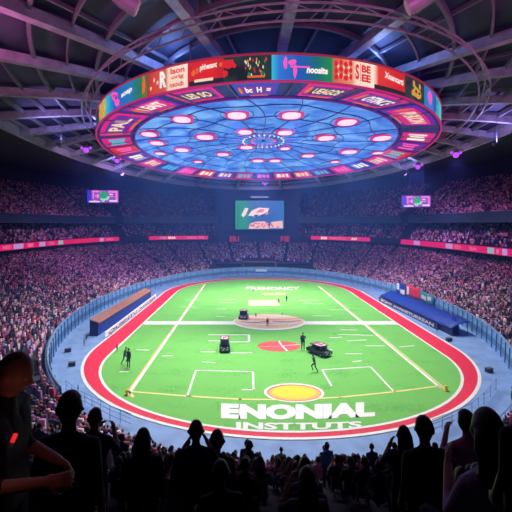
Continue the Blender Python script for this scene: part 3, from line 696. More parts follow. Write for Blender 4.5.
quadslab([g0, g0+nrm*1.2, g0+nrm*1.2+up*2.2, g0+up*1.8], d*.12).build('side_panel', tarp_d, dg); quadslab([g1, g1+nrm*1.2, g1+nrm*1.2+up*2.2, g1+up*1.8], -d*.12).build('side_panel', tarp_d, dg)
quadslab([g0+nrm*1.1, g1+nrm*1.1, g1+nrm*1.1+up*2.2, g0+nrm*1.1+up*2.2], nrm*.1).build('back_panel', tarp_d, dg)
quadslab([g0+up*1.66-nrm*.03, g1+up*1.66-nrm*.03, g1+up*1.8-nrm*.03, g0+up*1.8-nrm*.03], nrm*.1).build('edge_trim', mat('trim_blue', srgb(70, 120, 210), .4), dg)
h0, h1 = at(106, 338), at(156, 298)
ab = thing('advertising_board', (h0+h1)/2, 'low white lettered advertising board in front of the left dugout', 'board')
dd = (h1-h0).normalized(); hn = Vector((-dd.y, dd.x, 0)); hn = hn if hn.x < 0 else -hn
quadslab([h0, h1, h1+up*.85, h0+up*.85], hn*.15).build('board_panel', mat('board_added_glow', (.8, .83, .88), .5, 0, (.75, .82, 1), .45), ab)  # faint glow added to keep the white panel bright
b = MB(); put_text(b, 'OUSNTU ANDEIS', lambda u, v: h0.lerp(h1, .03+.94*u)+up*(.15+.5*v)-hn*.02, .03); b.build('lettering', ink, ab)
quadslab([h0-hn*.1, h1-hn*.1, h1-hn*.1+up*.1, h0-hn*.1+up*.1], hn*.1).build('board_base', tarp_d, ab)
# right side: long tarpaulin covered bench with lettered board
k0, k1 = at(379, 301), at(437, 330)
d2 = (k1-k0).normalized(); n2 = Vector((-d2.y, d2.x, 0)); n2 = n2 if n2.x > 0 else -n2
tb = thing('covered_bench', (k0+k1)/2, 'long bench shelter under a dark blue tarpaulin by the right wall', 'shelter')
e0, e1 = k0, k1+d2*3.2
rows = [[e0.lerp(e1, s)+n2*a+up*(z+.09*math.sin(s*40+a*3)) for s in arc(0, 1, 30)] for a, z in ((.25, 1.05), (.5, 1.25), (1.3, 1.7), (2.4, 2.0), (3.2, 2.05))]
MB().slab(rows, (0, 0, -.08)).build('tarpaulin', tarp, tb, True)
quadslab([e0+n2*.4, e1+n2*.4, e1+n2*.4+up*1.2, e0+n2*.4+up*1.2], n2*.1).build('front_panel', tarp_d, tb)
for s in arc(.02, .98, 9):
    q = e0.lerp(e1, s)+n2*3.0; MB().tube([q, q+up*2.0], .06, 6).build('support_post', steel2, tb)
q = k1+d2*1.2+n2*1.6; MB().ngon([q, q+up*2.9, q+d2*1.5+up*1.3, q+d2*1.8], n2*.15).build('fin', tarp, tb)
ab2 = thing('advertising_board', (k0+k1)/2-n2*.1, 'low navy board with white lettering in front of the right shelter', 'board')
quadslab([k0, k1, k1+up*.95, k0+up*.95], n2*.15).build('board_panel', tarp_d, ab2)
b = MB(); put_text(b, 'SIONY AVANSTURREAN', lambda u, v: k0.lerp(k1, .04+.92*u)+up*(.2+.55*v)-n2*.02, .04); b.build('lettering', mat('ink_white', (.75, .78, .85), .5), ab2)
# banners hung over the right wall
def banner(px0, px1, m, label, stripes, drop=1.5, lift=.9):
    z = Z_W+.1
    pa = phi_at_px(rW, z, px0, -50, 60); pb = phi_at_px(rW, z, px1-.7, -50, 60)
    fn = lambda u, v: P(pa+(pb-pa)*u, rW(pa+(pb-pa)*u)-.42+.07*math.sin(u*9), z+lift-(drop+lift)*(1-v)+.12*math.sin(u*7))
    b = MB(); b.slab([[fn(u, v) for u in arc(0, 1, 14)] for v in arc(0, 1, 5)], (.05, .02, 0))
    t = thing('banner', fn(.5, 0), label, 'banner'); b.build('cloth', m, t, True)
    for (u0, u1, v0, v1, mm) in stripes:
        b = MB(); b.grid([[fn(u, v)-Vector((.08, .03, 0)) for u in arc(u0, u1, 8)] for v in (v0, v1)]); b.build('patch', mm, t)
redc = mat('cloth_red', srgb(225, 45, 75), .7); greenc = mat('cloth_teal', srgb(70, 150, 170), .7); whitec = mat('cloth_white', (.8, .8, .85), .7)
banner(397, 408, tarp, 'blue and white banner draped over the right wall, left of the red one', [(.1, .4, .3, .9, whitec), (.5, .9, .1, .5, whitec)])
banner(408, 422, redc, 'bright red banner draped over the right wall above the shelter', [(.05, .2, .1, .8, whitec)], 1.3, 1.0)
banner(422, 436, greenc, 'teal and white banner draped over the right wall, right of the red one', [(.1, .5, .2, .6, whitec), (.6, .85, .4, .8, whitec)], 1.3, .5)
# far tunnel
ty = 119.5
a0 = atY(243.5, 262, ty); a1 = atY(275.5, 262, ty); x0, x1, zt = a0.x, a1.x, a0.z
tn = thing('player_tunnel', ((x0+x1)/2, ty, 0), 'dark player tunnel opening with a pale sign in the far end wall', 'tunnel')
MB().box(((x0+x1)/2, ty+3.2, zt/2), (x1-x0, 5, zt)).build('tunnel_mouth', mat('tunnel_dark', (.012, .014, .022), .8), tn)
fr = mat('tunnel_frame', srgb(130, 100, 120), .5)
MB().box(((x0+x1)/2, ty+.5, zt), (x1-x0+.6, 1.0, .3)).build('lintel', fr, tn)
for x in (x0, x1): MB().box((x, ty+.5, zt/2), (.3, 1.0, zt)).build('jamb', fr, tn)
s0 = atY(261, 270.5, ty-.1); MB().box(s0, (3.4, .25, .75)).build('tunnel_sign', glow('signpale', srgb(160, 180, 220), .8), tn)
MB().box(s0+Vector((0, .6, 0)), (.2, 1.2, .2)).build('bracket', steel2, tn)
for xa, xb, lab in ((216, 241, 'dark low enclosure left of the player tunnel'), (278, 311, 'dark low enclosure right of the player tunnel')):
    p0 = atY(xa, 263.5, 119.5); p1 = atY(xb, 263.5, 119.5)
    t = thing('press_box', ((p0.x+p1.x)/2, 119.5, 0), lab, 'enclosure')
    MB().box(((p0.x+p1.x)/2, 121.2, p0.z/2), (p1.x-p0.x, 2.0, p0.z)).build('enclosure_wall', mat('tunnel_dark', (.012, .014, .022)), t)
    MB().box(((p0.x+p1.x)/2, 121.0, p0.z), (p1.x-p0.x+.3, 2.6, .15)).build('ledge', navy, t)
# equipment cases on the apron
for (x, y), lab in (((449, 341), 'small dark equipment case on the right apron near the track bend'), ((489, 372), 'small dark equipment case on the right apron beside the wall'), ((68, 352), 'small dark equipment case on the left apron beside the wall'), ((72, 366), 'small dark equipment case on the left apron nearer the bend')):
    g = at(x, y); t = thing('equipment_case', g, lab, 'case')
    MB().box(g+Vector((0, 0, .22)), (.7, .45, .4), .3).build('case_body', mat('case_black', (.03, .03, .05), .5), t); MB().box(g+Vector((0, 0, .44)), (.74, .49, .06), .3).build('lid', mat('case_grey', (.1, .1, .13), .5), t)

# ------------------------------------------------------------------ people
skin_m = mat('skin', (.42, .23, .16), .55); skin_d = mat('skin_dark', (.2, .1, .07), .55); hair_k = mat('hair_black', (.008, .007, .008), .5); hair_b = mat('hair_brown', (.04, .02, .012), .5)
CLOTH = {'black': (.012, .012, .016), 'navy': (.02, .03, .09), 'purple': (.16, .06, .25), 'pink': (.6, .2, .36), 'white': (.62, .58, .68), 'red': (.55, .03, .07), 'grey': (.15, .15, .18), 'blue': (.06, .14, .4), 'lilac': (.42, .36, .6), 'maroon': (.2, .02, .05)}
def cloth(c): return mat('cloth_'+c+'_shirt', CLOTH[c], .8)
def cap_mesh(mb, a, b, ra, rb, n=10):
    a = Vector(a); b = Vector(b); d = b-a; L = d.length
    if L < 1e-5: return
    d.normalize(); path = [a-d*ra*.9, a-d*ra*.55, a, a.lerp(b, .5), b, b+d*rb*.55, b+d*rb*.9]; rs = [ra*.4, ra*.83, ra, (ra+rb)/2, rb, rb*.83, rb*.4]
    mb.tube(path, rs, n)
def head_fn(w, dpt, h, nose=1.0):
    def fn(d):
        x, y, z = d
        jaw = 1-.30*max(0, -z)**1.4
        X = x*w*jaw; Y = y*dpt*(1-.10*max(0, -z)); Z = z*h
        front = max(0, y)
        Y += front**6*(.034*nose*math.exp(-((z+.12)/.17)**2)*math.exp(-(x/.2)**2))            # nose
        Y += front**2*.02*math.exp(-((z+.78)/.2)**2)                                             # chin
        Y += front**3*.006*math.exp(-((z+.48)/.09)**2)*math.exp(-(x/.35)**2)                      # lips
        Y -= front**3*.010*math.exp(-((z-.08)/.11)**2)*(math.exp(-((x-.36)/.17)**2)+math.exp(-((x+.36)/.17)**2))  # eye sockets
        Y += front**3*.006*math.exp(-((z-.26)/.10)**2)                                            # brow
        ear = math.exp(-((z+.02)/.2)**2)*math.exp(-((y+.1)/.17)**2)*abs(x)**4
        X += math.copysign(.026*ear, x)
        return Vector((X, Y, Z))
    return fn
def make_body(name, J, shirt, trouser, skinm=skin_m, voxel=.016, fingers=False, nose=1.0, sleeve='short', headtilt=0., headturn=0., shoe='black', girth=1.0):
    """one continuous figure grown from a jointed skeleton; J maps joint -> position"""
    mb = MB(); seg = []
    def S(a, b, ra, rb, region, n=10):
        pa, pb = Vector(J[a]) if isinstance(a, str) else Vector(a), Vector(J[b]) if isinstance(b, str) else Vector(b)
        cap_mesh(mb, pa, pb, ra, rb, n); seg.append((pa, pb, region))
    g = girth
    pel, che, nk, hd = Vector(J['pelvis']), Vector(J['chest']), Vector(J['neck']), Vector(J['head'])
    sl, sr = Vector(J['shoulder_l']), Vector(J['shoulder_r']); hl, hr = Vector(J['hip_l']), Vector(J['hip_r'])
    ax = (sr-sl).normalized()
    for o in (-.075, 0, .075):
        S(pel+ax*o, pel.lerp(che, .5)+ax*o*.9, .098*g, .095*g, 'shirt'); S(pel.lerp(che, .5)+ax*o*.9, che+ax*o*1.25, .095*g, .105*g, 'shirt')
    S(sl.lerp(che, .2), sr.lerp(che, .2), .07*g, .07*g, 'shirt'); S(che, nk-Vector((0, 0, .03)), .11, .066, 'shirt')
    for sh in (sl, sr): S(nk-Vector((0, 0, .035)), sh.lerp(nk, .12)-Vector((0, 0, .012)), .056, .05*g, 'shirt')
    S(nk, hd+Vector((0, 0, -.06)), .053, .05, 'skin')
    S(pel+ax*-.07-Vector((0, 0, .02)), pel+ax*.07-Vector((0, 0, .02)), .105*g, .105*g, 'trouser')
    for s in 'lr':
        S('shoulder_'+s, 'elbow_'+s, .056*g, .043, 'shirt' if sleeve != 'none' else 'skin'); S('elbow_'+s, 'wrist_'+s, .042, .029, 'shirt' if sleeve == 'long' else 'skin')
        S('hip_'+s, 'knee_'+s, .088*g, .06, 'trouser'); S('knee_'+s, 'ankle_'+s, .058, .042, 'trouser')
        an = Vector(J['ankle_'+s]); fd = Vector(J.get('footdir_'+s, (0, 1, 0)))
        S(an+Vector((0, 0, -.035))-fd*.03, an+Vector((0, 0, -.045))+fd*.15, .042, .036, 'shoe')
        wr, el = Vector(J['wrist_'+s]), Vector(J['elbow_'+s]); hd_ = Vector(J.get('hand_'+s, wr+(wr-el).normalized()*.09)); dr = (hd_-wr).normalized()
        inward = (pel-wr); inward -= dr*inward.dot(dr); inward = inward.normalized() if inward.length > 1e-3 else Vector((0, 1, 0)); fwd = dr.cross(inward)
        if fwd.y < 0: fwd = -fwd
        for o in (-.022, 0, .022): S(wr+fwd*o*.7, wr+dr*.07+fwd*o, .019, .018, 'skin', 8)
        fr_ = .0085 if fingers else .0115
        for i, (o, ln) in enumerate(((-.036, .052), (-.012, .066), (.012, .072), (.036, .062))):
            b0 = wr+dr*.08+fwd*o; b1 = b0+dr*ln*.55+inward*.008; b2 = b1+dr*ln*.35+inward*.024
            S(b0, b1, fr_, fr_*.95, 'skin', 8); S(b1, b2, fr_*.95, fr_*.8, 'skin', 8)
        t0 = wr+dr*.025+fwd*.03; t1 = t0+dr*.03+fwd*.03+inward*.012; S(t0, t1, fr_*1.2, fr_*1.1, 'skin', 8); S(t1, t1+dr*.03+inward*.012, fr_*1.1, fr_*.9, 'skin', 8)
    Rm = Matrix.Rotation(headturn, 3, 'Z') @ Matrix.Rotation(headtilt, 3, 'X'); hf = head_fn(.077, .097, .122, nose)
    mb.ball(hd, 1, 28, 20, lambda d: Rm @ hf(d)); seg.append((hd, hd+Vector((0, 0, .01)), 'head'))
    me = bpy.data.meshes.new('figure_source'); me.from_pydata(mb.v, [], mb.f); me.update()
    o = bpy.data.objects.new('figure_source', me); COL.objects.link(o)
    m = o.modifiers.new('r', 'REMESH'); m.mode = 'VOXEL'; m.voxel_size = voxel; m.use_smooth_shade = True
    m = o.modifiers.new('s', 'SMOOTH'); m.factor = .5; m.iterations = 3 if voxel > .01 else 6
    dgp = bpy.context.evaluated_depsgraph_get(); out_ = bpy.data.meshes.new_from_object(o.evaluated_get(dgp)); bpy.data.objects.remove(o); bpy.data.meshes.remove(me)
    reg = ['skin', 'shirt', 'trouser', 'shoe', 'head']
    cen = np.zeros(len(out_.polygons)*3); out_.polygons.foreach_get('center', cen); cen = cen.reshape(-1, 3)
    best = np.full(len(cen), 1e9); idx = np.zeros(len(cen), int)
    for pa, pb, rg_ in seg:
        a = np.array(pa); d_ = np.array(pb)-a; l2 = max(1e-9, d_ @ d_); t = np.clip(((cen-a) @ d_)/l2, 0, 1); q = np.linalg.norm(cen-(a+t[:, None]*d_), axis=1)
        if rg_ == 'trouser': q = q-.035
        if rg_ == 'shirt': q = q-.045
        if rg_ == 'head': q = q-.075
        k = q < best; best[k] = q[k]; idx[k] = reg.index(rg_)
    idx[idx == 4] = 0
    out_.materials.clear()
    for mm in (skinm, cloth(shirt), cloth(trouser), cloth(shoe)): out_.materials.append(mm)
    out_.polygons.foreach_set('material_index', idx.astype('i')); out_.polygons.foreach_set('use_smooth', [True]*len(idx)); out_.name = name
    return out_, (hd, Rm, hf)
def hair_shell(mb, H, style, k=1.14):
    hd, Rm, hf = H
    def fn(d):
        v = hf(d); z = d.z; y = d.y
        keep = 1.0
        lim = {'short': -.15, 'long': -2, 'bob': -.75}[style]
        low = z < lim+.55*max(0, y)+.35*max(0, y)**3*2
        face = y > .35 and z < .42
        s = .93 if (face or low) else k
        return Rm @ (v*s+Vector((0, -.004, .006)))
    mb.ball(hd, 1, 24, 18, fn)
    if style == 'long':
        for i, (o, r) in enumerate(((-.05, .045), (0, .05), (.05, .045))):
            mb.tube([hd+Rm @ Vector((o, -.055, .03)), hd+Rm @ Vector((o*1.15, -.085, -.08)), hd+Rm @ Vector((o*1.3, -.095, -.2)), hd+Rm @ Vector((o*1.1, -.1, -.31))], [r, r*1.05, r, r*.5], 10)
    return mb
def eyes_mesh(mb, H):
    hd, Rm, hf = H
    for sx in (-.36, .36):
        d = Vector((sx, .92, .07)).normalized(); mb.ball(hd+Rm @ (hf(d)*.955), .0125, 10, 8)
    return mb
eye_m = mat('eye_white', (.6, .58, .55), .3)
def stand_J(**kw):
    J = dict(pelvis=(0, 0, .95), chest=(0, 0, 1.30), neck=(0, -.005, 1.45), head=(0, .02, 1.60), shoulder_l=(-.175, 0, 1.365), shoulder_r=(.175, 0, 1.365), elbow_l=(-.22, -.03, 1.10), elbow_r=(.22, -.03, 1.11),
             wrist_l=(-.22, .06, .87), wrist_r=(.22, .06, .87), hip_l=(-.09, 0, .9), hip_r=(.09, 0, .9), knee_l=(-.1, .02, .49), knee_r=(.1, .02, .49), ankle_l=(-.11, -.02, .085), ankle_r=(.11, -.02, .085))
    J.update(kw); return J
def sit_J(**kw):
    J = dict(pelvis=(0, 0, .50), chest=(0, .03, .85), neck=(0, .03, 1.0), head=(0, .06, 1.15), shoulder_l=(-.175, .03, .915), shoulder_r=(.175, .03, .915), elbow_l=(-.23, .08, .68), elbow_r=(.23, .08, .68),
             wrist_l=(-.13, .3, .6), wrist_r=(.13, .3, .6), hip_l=(-.09, .02, .47), hip_r=(.09, .02, .47), knee_l=(-.12, .4, .46), knee_r=(.12, .4, .46), ankle_l=(-.12, .38, .085), ankle_r=(.12, .38, .085))
    J.update(kw); return J
def put_person(name, body, H, hair, loc, rz, scale, label, group=None, hairm=None, eyes=False):
    o = bpy.data.objects.new(name, body); COL.objects.link(o); o.location = loc; o.rotation_euler = (0, 0, rz); o.scale = (scale,)*3
    tag(o, label, 'person', group); WORLD[o.name] = Vector((0, 0, 0))
    if hair: hair_shell(MB(), H, hair).build('hair', hairm or hair_k, o, True, local=True)
    if eyes: eyes_mesh(MB(), H).build('eyes', eye_m, o, True, local=True)
    return o
TAKEN = []
def person_at_head(name, body, H, hair, px, py, Y, rz, label, hairm=None, stand=True, eyes=False, gz=None):
    q = atY(px, py, Y); fz = bowl_floor(q.x, q.y) if gz is None else gz
    hz = H[0].z; sc = (q.z-fz)/hz
    hxy = Matrix.Rotation(rz, 3, 'Z') @ Vector((H[0].x, H[0].y, 0))*sc
    print('hero', label[:40], 'scale %.2f' % sc)
    TAKEN.append((q.x, q.y))
    return put_person(name, body, H, hair, (q.x-hxy.x, q.y-hxy.y, fz), rz, sc, label, None, hairm, eyes)
# the bald man at the left, side on, looking down to the right
J = stand_J(head=(0, .075, 1.60), neck=(0, .02, 1.45), chest=(0, -.01, 1.30), elbow_l=(-.21, .02, 1.1), wrist_l=(-.12, .26, 1.04), elbow_r=(.21, .05, 1.1), wrist_r=(.1, .3, 1.06))
mb_, H_ = make_body('bald_man_body', J, 'black', 'black', skin_m, .0085, True, 1.0, 'short', R_(-22), 0, girth=1.12)
man = person_at_head('spectator', mb_, H_, None, 14, 373, 2.25, R_(-88), 'bald man in a dark shirt standing side on at the left edge, head bowed', eyes=True)
q = atY(14, 438, 1.98); t = thing('red_glow_stick', q-Vector((0, 0, .04)), 'small red glow, shaped as an invented light stick, at the waist of the bald man', 'light stick')  # unknown red glow given the invented shape of a light stick
MB().tube([q-Vector((.008, 0, .018)), q+Vector((.008, 0, .018))], .012, 10).build('lit_tube', glow('stick_red', (1, .015, .02), .75), t); MB().tube([q-Vector((.016, 0, .04)), q-Vector((.008, 0, .018))], .013, 10).build('grip', mat('lamp_black', (.05, .04, .06), .4, .3), t)
point_ = bpy.data.lights.new('added_red_fill', 'POINT'); point_.energy = .3; point_.color = (1, .3, .25); point_.shadow_soft_size = .02; po = bpy.data.objects.new('added_red_fill', point_); COL.objects.link(po); po.parent = t; po.location = (.04, -.05, .06)  # point light added so the man's arm and face catch some red
# heads seen from behind
J = stand_J(); B_st, H_st = make_body('standing_body', J, 'black', 'black', skin_d, .014)
J = stand_J(elbow_l=(-.25, .1, 1.2), wrist_l=(-.12, .3, 1.33), elbow_r=(.25, .1, 1.2), wrist_r=(.12, .3, 1.33))
B_st2, H_st2 = make_body('standing_phone_body', J, 'navy', 'black', skin_m, .014)
J = sit_J(); B_si, H_si = make_body('seated_body', J, 'purple', 'black', skin_m, .014)
J = sit_J(head=(.02, .07, 1.16), elbow_l=(-.22, .12, .7), wrist_l=(-.05, .3, .84), hand_l=(-.02, .33, .92)); B_wo, H_wo = make_body('seated_woman_body', J, 'lilac', 'black', skin_m, .012, True, .9, 'short', R_(-10), R_(-30))
person_at_head('spectator', B_st, H_st, 'short', 70, 410, 3.2, 0, 'dark-haired person seen from behind, just right of the bald man')
person_at_head('spectator', B_st2, H_st2, 'short', 95, 419, 6.0, R_(-5), 'smaller dark head behind a larger dark-haired one at lower left', hair_b)
person_at_head('spectator', B_wo, H_wo, 'long', 488, 432, 3.25, R_(18), 'long-haired woman in a lilac top seated at the lower right corner')
J = sit_J(elbow_l=(-.28, .1, .75), wrist_l=(-.1, .25, .95)); B_pk, H_pk = make_body('seated_pink_body', J, 'pink', 'navy', skin_m, .014)
person_at_head('spectator', B_pk, H_pk, 'bob', 466, 422, 7.5, R_(10), 'person in a pink top leaning forward at the front of the lower right corner', hair_b)
person_at_head('spectator', B_st, H_st, 'short', 524, 400, 2.6, R_(10), 'tall dark figure cut off by the right edge of the picture')
person_at_head('spectator', B_st2, H_st2, 'short', 196, 432, 5.2, R_(4), 'taller standing person in navy with raised hands left of centre in the foreground crowd')
person_at_head('spectator', B_st, H_st, 'bob', 217, 441, 5.6, R_(-6), 'standing person in black with bobbed hair beside the taller one in navy', hair_b)
person_at_head('spectator', B_st, H_st, 'long', 143, 440, 4.6, R_(8), 'standing person in black with long hair in the left foreground crowd')
person_at_head('spectator', B_st2, H_st2, 'long', 404, 436, 5.4, R_(-8), 'standing long-haired person in navy in the right foreground crowd')
person_at_head('spectator', B_st, H_st, 'short', 424, 430, 4.4, R_(5), 'standing short-haired person in black in the right foreground crowd')
# red glowing cup on the deck rail level
# ------------------------------------------------------------------ the pitch: players, officials and buggies
J = stand_J(elbow_l=(-.27, .1, 1.2), wrist_l=(-.15, .3, 1.3)); B_pl, H_pl = make_body('player_standing', J, 'navy', 'black', skin_m, .018, shoe='white')
J = stand_J(hip_l=(-.09, .02, .88), knee_l=(-.1, .28, .62), ankle_l=(-.1, .12, .26), knee_r=(.1, -.06, .48), ankle_r=(.1, -.3, .11), elbow_l=(-.24, -.16, 1.2), wrist_l=(-.2, -.02, 1.0), elbow_r=(.24, .14, 1.16), wrist_r=(.16, .32, 1.28), chest=(0, .08, 1.28), neck=(0, .12, 1.42), head=(0, .17, 1.58), shoulder_l=(-.175, .08, 1.37), shoulder_r=(.175, .08, 1.37))
B_ru, H_ru = make_body('player_running', J, 'navy', 'navy', skin_m, .018, shoe='white')
J = stand_J(pelvis=(0, -.1, .62), chest=(0, .12, .92), neck=(0, .2, 1.04), head=(0, .3, 1.17), shoulder_l=(-.175, .16, 1.0), shoulder_r=(.175, .16, 1.0), elbow_l=(-.22, .3, .8), wrist_l=(-.16, .42, .6), elbow_r=(.22, .3, .8), wrist_r=(.16, .42, .6), hip_l=(-.09, -.1, .6), hip_r=(.09, -.1, .6), knee_l=(-.15, .2, .48), knee_r=(.15, .2, .48), ankle_l=(-.14, -.02, .085), ankle_r=(.14, -.02, .085))
B_cr, H_cr = make_body('player_crouching', J, 'black', 'black', skin_m, .018)
J = stand_J(); B_red, H_red = make_body('steward_red', J, 'red', 'maroon', skin_m, .018); B_gr, H_gr = make_body('steward_dark', J, 'navy', 'navy', skin_m, .018)
def on_pitch(body, H, x, y, hpx, rz, label, name='player', hair='short'):
    g = at(x, y, .03); q = F/g.y; put_person(name, body, H, hair, g, rz, hpx/q/(H[0].z+.11), label, None)
on_pitch(B_ru, H_ru, 314.5, 372, 17, R_(60), 'player in navy striding below the slanted buggy, right of the pitch centre')
on_pitch(B_pl, H_pl, 303, 350.5, 18, R_(170), 'player in navy standing beside the slanted buggy and the red emblem')
on_pitch(B_pl, H_pl, 128.6, 367.5, 19, R_(-20), 'player in navy with one arm raised near the left bend of the track')
on_pitch(B_ru, H_ru, 124.6, 364, 17, R_(-100), 'player half hidden behind another near the left bend of the track')
on_pitch(B_red, H_red, 117, 350.8, 7, R_(40), 'small figure in red at the left edge of the grass', 'official')
on_pitch(B_cr, H_cr, 279, 303.5, 5, R_(50), 'crouching dark player upfield beside the pink patch')
on_pitch(B_pl, H_pl, 286.5, 302, 7, R_(-30), 'standing dark player upfield, right of the crouching one')
on_pitch(B_pl, H_pl, 253, 293, 5.5, R_(100), 'distant dark player under the far white lettering')
on_pitch(B_red, H_red, 267.5, 326.5, 9, R_(180), 'player in red standing on the pink midfield emblem', 'player')
on_pitch(B_cr, H_cr, 256, 317, 4, R_(20), 'crouching player at the left end of the midfield emblem')
on_pitch(B_cr, H_cr, 282, 315, 2.6, R_(-80), 'low crouching player on the top edge of the midfield emblem')
on_pitch(B_gr, H_gr, 78, 394, 9, R_(-70), 'steward in navy on the left apron beside the near bend of the track', 'steward')
on_pitch(B_gr, H_gr, 84, 346, 7, R_(-70), 'steward in navy on the left apron, just below the dugout corner', 'steward')
on_pitch(B_cr, H_cr, 86, 340.5, 5, R_(-70), 'crouching person on the left apron by the dugout corner', 'steward')
on_pitch(B_red, H_red, 112, 337, 4.5, R_(-70), 'person in red on the track in front of the white board', 'official')
on_pitch(B_gr, H_gr, 437, 331, 7, R_(80), 'steward in navy at the near end of the right lettered board', 'steward')
def buggy(x, y, L, W, Hh, rz, bodym, label):
    g = at(x, y, .03); M = Matrix.Rotation(rz, 3, 'Z'); t = thing('buggy', g, label, 'buggy')
    q = lambda a, b_, c_: g+M @ Vector((a, b_, c_))
    b = MB(); prof = [(-L/2, .25), (-L/2, .62), (-L*.34, .78), (-L*.1, .82), (L*.05, .66), (L*.3, .66), (L/2, .58), (L/2, .25)]
    b.ngon([q(-W/2, -s, z) for s, z in prof], M @ Vector((W, 0, 0))); b.build('body', bodym, t)
    for sx in (-1, 1):
        for sy in (-.3, .3):
            b = MB(); b.tube([q(sx*(W/2-.08), sy*L, .25), q(sx*(W/2+.08), sy*L, .25)], .25, 14); w_ = b.build('wheel', mat('tyre', (.012, .012, .014), .8), t)
            b = MB(); b.tube([q(sx*(W/2+.08), sy*L, .25), q(sx*(W/2+.1), sy*L, .25)], .13, 10); b.build('hub', steel, w_)
    for sx in (-1, 1):
        for sy in (-.28, .3): b = MB(); b.tube([q(sx*W*.42, sy*L, .62), q(sx*W*.4, sy*L*.8, Hh)], .035, 6); b.build('roof_post', steel2, t)
    MB().box(q(0, 0, Hh), (W*.95, L*.62, .09), M=M).build('roof', mat('buggy_maroon', (.22, .03, .07), .5), t)
    MB().box(q(0, L*.06, .84), (W*.85, .5, .2), M=M).build('seat', mat('seat_dark', (.03, .03, .04), .7), t); MB().box(q(0, L*.17, 1.05), (W*.85, .14, .45), M=M).build('seat_back', mat('seat_dark', (.03, .03, .04)), t)
    b = MB(); b.ngon([q(-W*.42, -L*.26, .8), q(W*.42, -L*.26, .8), q(W*.4, -L*.2, Hh-.06), q(-W*.4, -L*.2, Hh-.06)], M @ Vector((0, .03, 0))); b.build('windscreen', mat('glass_dark', (.1, .12, .2), .1), t)
    wp = mat('graphic_white', (.75, .72, .78), .5); pp = mat('graphic_pink', (.7, .2, .4), .5)
    b = MB(); y0 = -L/2-.012
    b.add([q(-W*.4, y0, .3), q(-W*.18, y0, .3), q(W*.1, y0, .6), q(-W*.1, y0, .6)], [(0, 1, 2, 3)]); b.add([q(W*.1, y0, .32), q(W*.38, y0, .36), q(W*.34, y0, .55), q(W*.2, y0, .5)], [(0, 1, 2, 3)]); b.build('graphic', wp, t)
    b = MB(); zt_ = Hh+.05
    for (u0, u1, v0, v1) in ((-.35, -.2, -.25, .1), (-.1, .3, -.28, -.16), (.05, .35, -.08, .05), (-.3, .1, .14, .24)): b.add([q(u0*W, v0*L, zt_), q(u1*W, v0*L, zt_), q(u1*W, v1*L, zt_), q(u0*W, v1*L, zt_)], [(0, 1, 2, 3)])
    b.build('graphic', wp, t)
    b = MB()
    for (u0, u1, v0, v1) in ((-.05, .2, -.05, .2), (.2, .4, .1, .26)): b.add([q(u0*W, v0*L, zt_+.004), q(u1*W, v0*L, zt_+.004), q(u1*W, v1*L, zt_+.004), q(u0*W, v1*L, zt_+.004)], [(0, 1, 2, 3)])
    b.build('graphic', pp, t)
    for sx in (-1, 1): MB().ball(q(sx*W*.32, -L/2-.01, .68), .07, 8, 6).build('headlight', mat('lamp_glass', (.6, .6, .65), .2), t)
bd = mat('buggy_black', (.02, .02, .03), .4); bl = mat('buggy_grey', (.1, .13, .22), .4)
buggy(224.7, 350, 2.5, 1.15, 1.55, R_(4), bd, 'dark buggy with white graphics facing the near end, left of the red emblem')
buggy(319, 354, 3.0, 1.4, 1.2, R_(38), bd, 'slanted dark buggy with pink and white graphics right of the red emblem')
buggy(243.5, 318.3, 2.0, 1.3, 1.35, R_(-8), bl, 'grey blue buggy at the left end of the pink midfield emblem')

# ------------------------------------------------------------------ the crowd
def rows_points(tier):
    """seat positions: arrays x, y, z, towards-pitch angle"""
    out_ = []
    def fill(fn, a0, a1, spacing, aisles, zoff=0.):
        ph = np.linspace(a0, a1, 900); pts = np.array([tuple(fn(p)) for p in ph])
        s = np.concatenate([[0], np.cumsum(np.linalg.norm(np.diff(pts[:, :2], axis=0), axis=1))])
        n = int(s[-1]/spacing)
        if n < 2: return
        t = (np.arange(n)+.5)*spacing+RNG.uniform(-.09, .09, n); t = t[t < s[-1]]
        x = np.interp(t, s, pts[:, 0]); y = np.interp(t, s, pts[:, 1]); z = np.interp(t, s, pts[:, 2]); p = np.interp(t, s, ph)
        keep = RNG.random(len(t)) < .94
        for a in aisles:
            r = np.hypot(x-CX, y-CY); keep &= np.abs((p-a)*r) > .55
        r = np.stack([x, y, z+zoff, p], 1)[keep]; out_.append(r)
    if tier == 'lower':
        ais = [R_(a) for a in np.arange(-80, 270, 8.5)]
        for k in range(ROWS):
            fn = lambda p: bowl_pt(p, k+.3)*1.0
            def fn2(p):
                q = bowl_pt(p, k+.3); q.z = 1.7+(zB(p)-1.7)*k/ROWS; return q
            fill(fn2, R_(-90), R_(270), .52, ais)
            def fn3(p):
                q = bowl_pt(p, k+.82); q.z = 1.7+(zB(p)-1.7)*(k+.35)/ROWS; return q
            if k < ROWS-1: fill(fn3, R_(-50), R_(230), .52, ais)
    elif tier == 'middle':
        for p0, p1 in SECT:
            ais = [R_(a) for a in np.arange(-40, 220, 6.5)]
            for k in range(9):
                z0 = (19.0+(25.8-19.0)*k/9)*U; r0 = (.6+14*(k+.35)/9)*U
                fill(lambda p: P(p, rR(p)+r0, z0), p0+.004, p1-.004, .58, ais)
    else:
        for p0, p1 in SECT:
            ais = [R_(a) for a in np.arange(-40, 220, 6.5)]
            for k in range(30):
                z0 = (29.2+(48-29.2)*k/30)*U; r0 = (3.4+45*(k+.35)/30)*U
                fill(lambda p: P(p, rR(p)+r0, z0), p0+.004, p1-.004, .62, ais)
    return np.concatenate(out_)
allp = np.concatenate([np.c_[rows_points(t), np.full(1, 0)*0+i] if False else np.c_[(lambda a: a)(rows_points(t)), ] for i, t in enumerate(('lower', 'middle', 'upper'))])
X, Y_, Z_, PH = allp.T
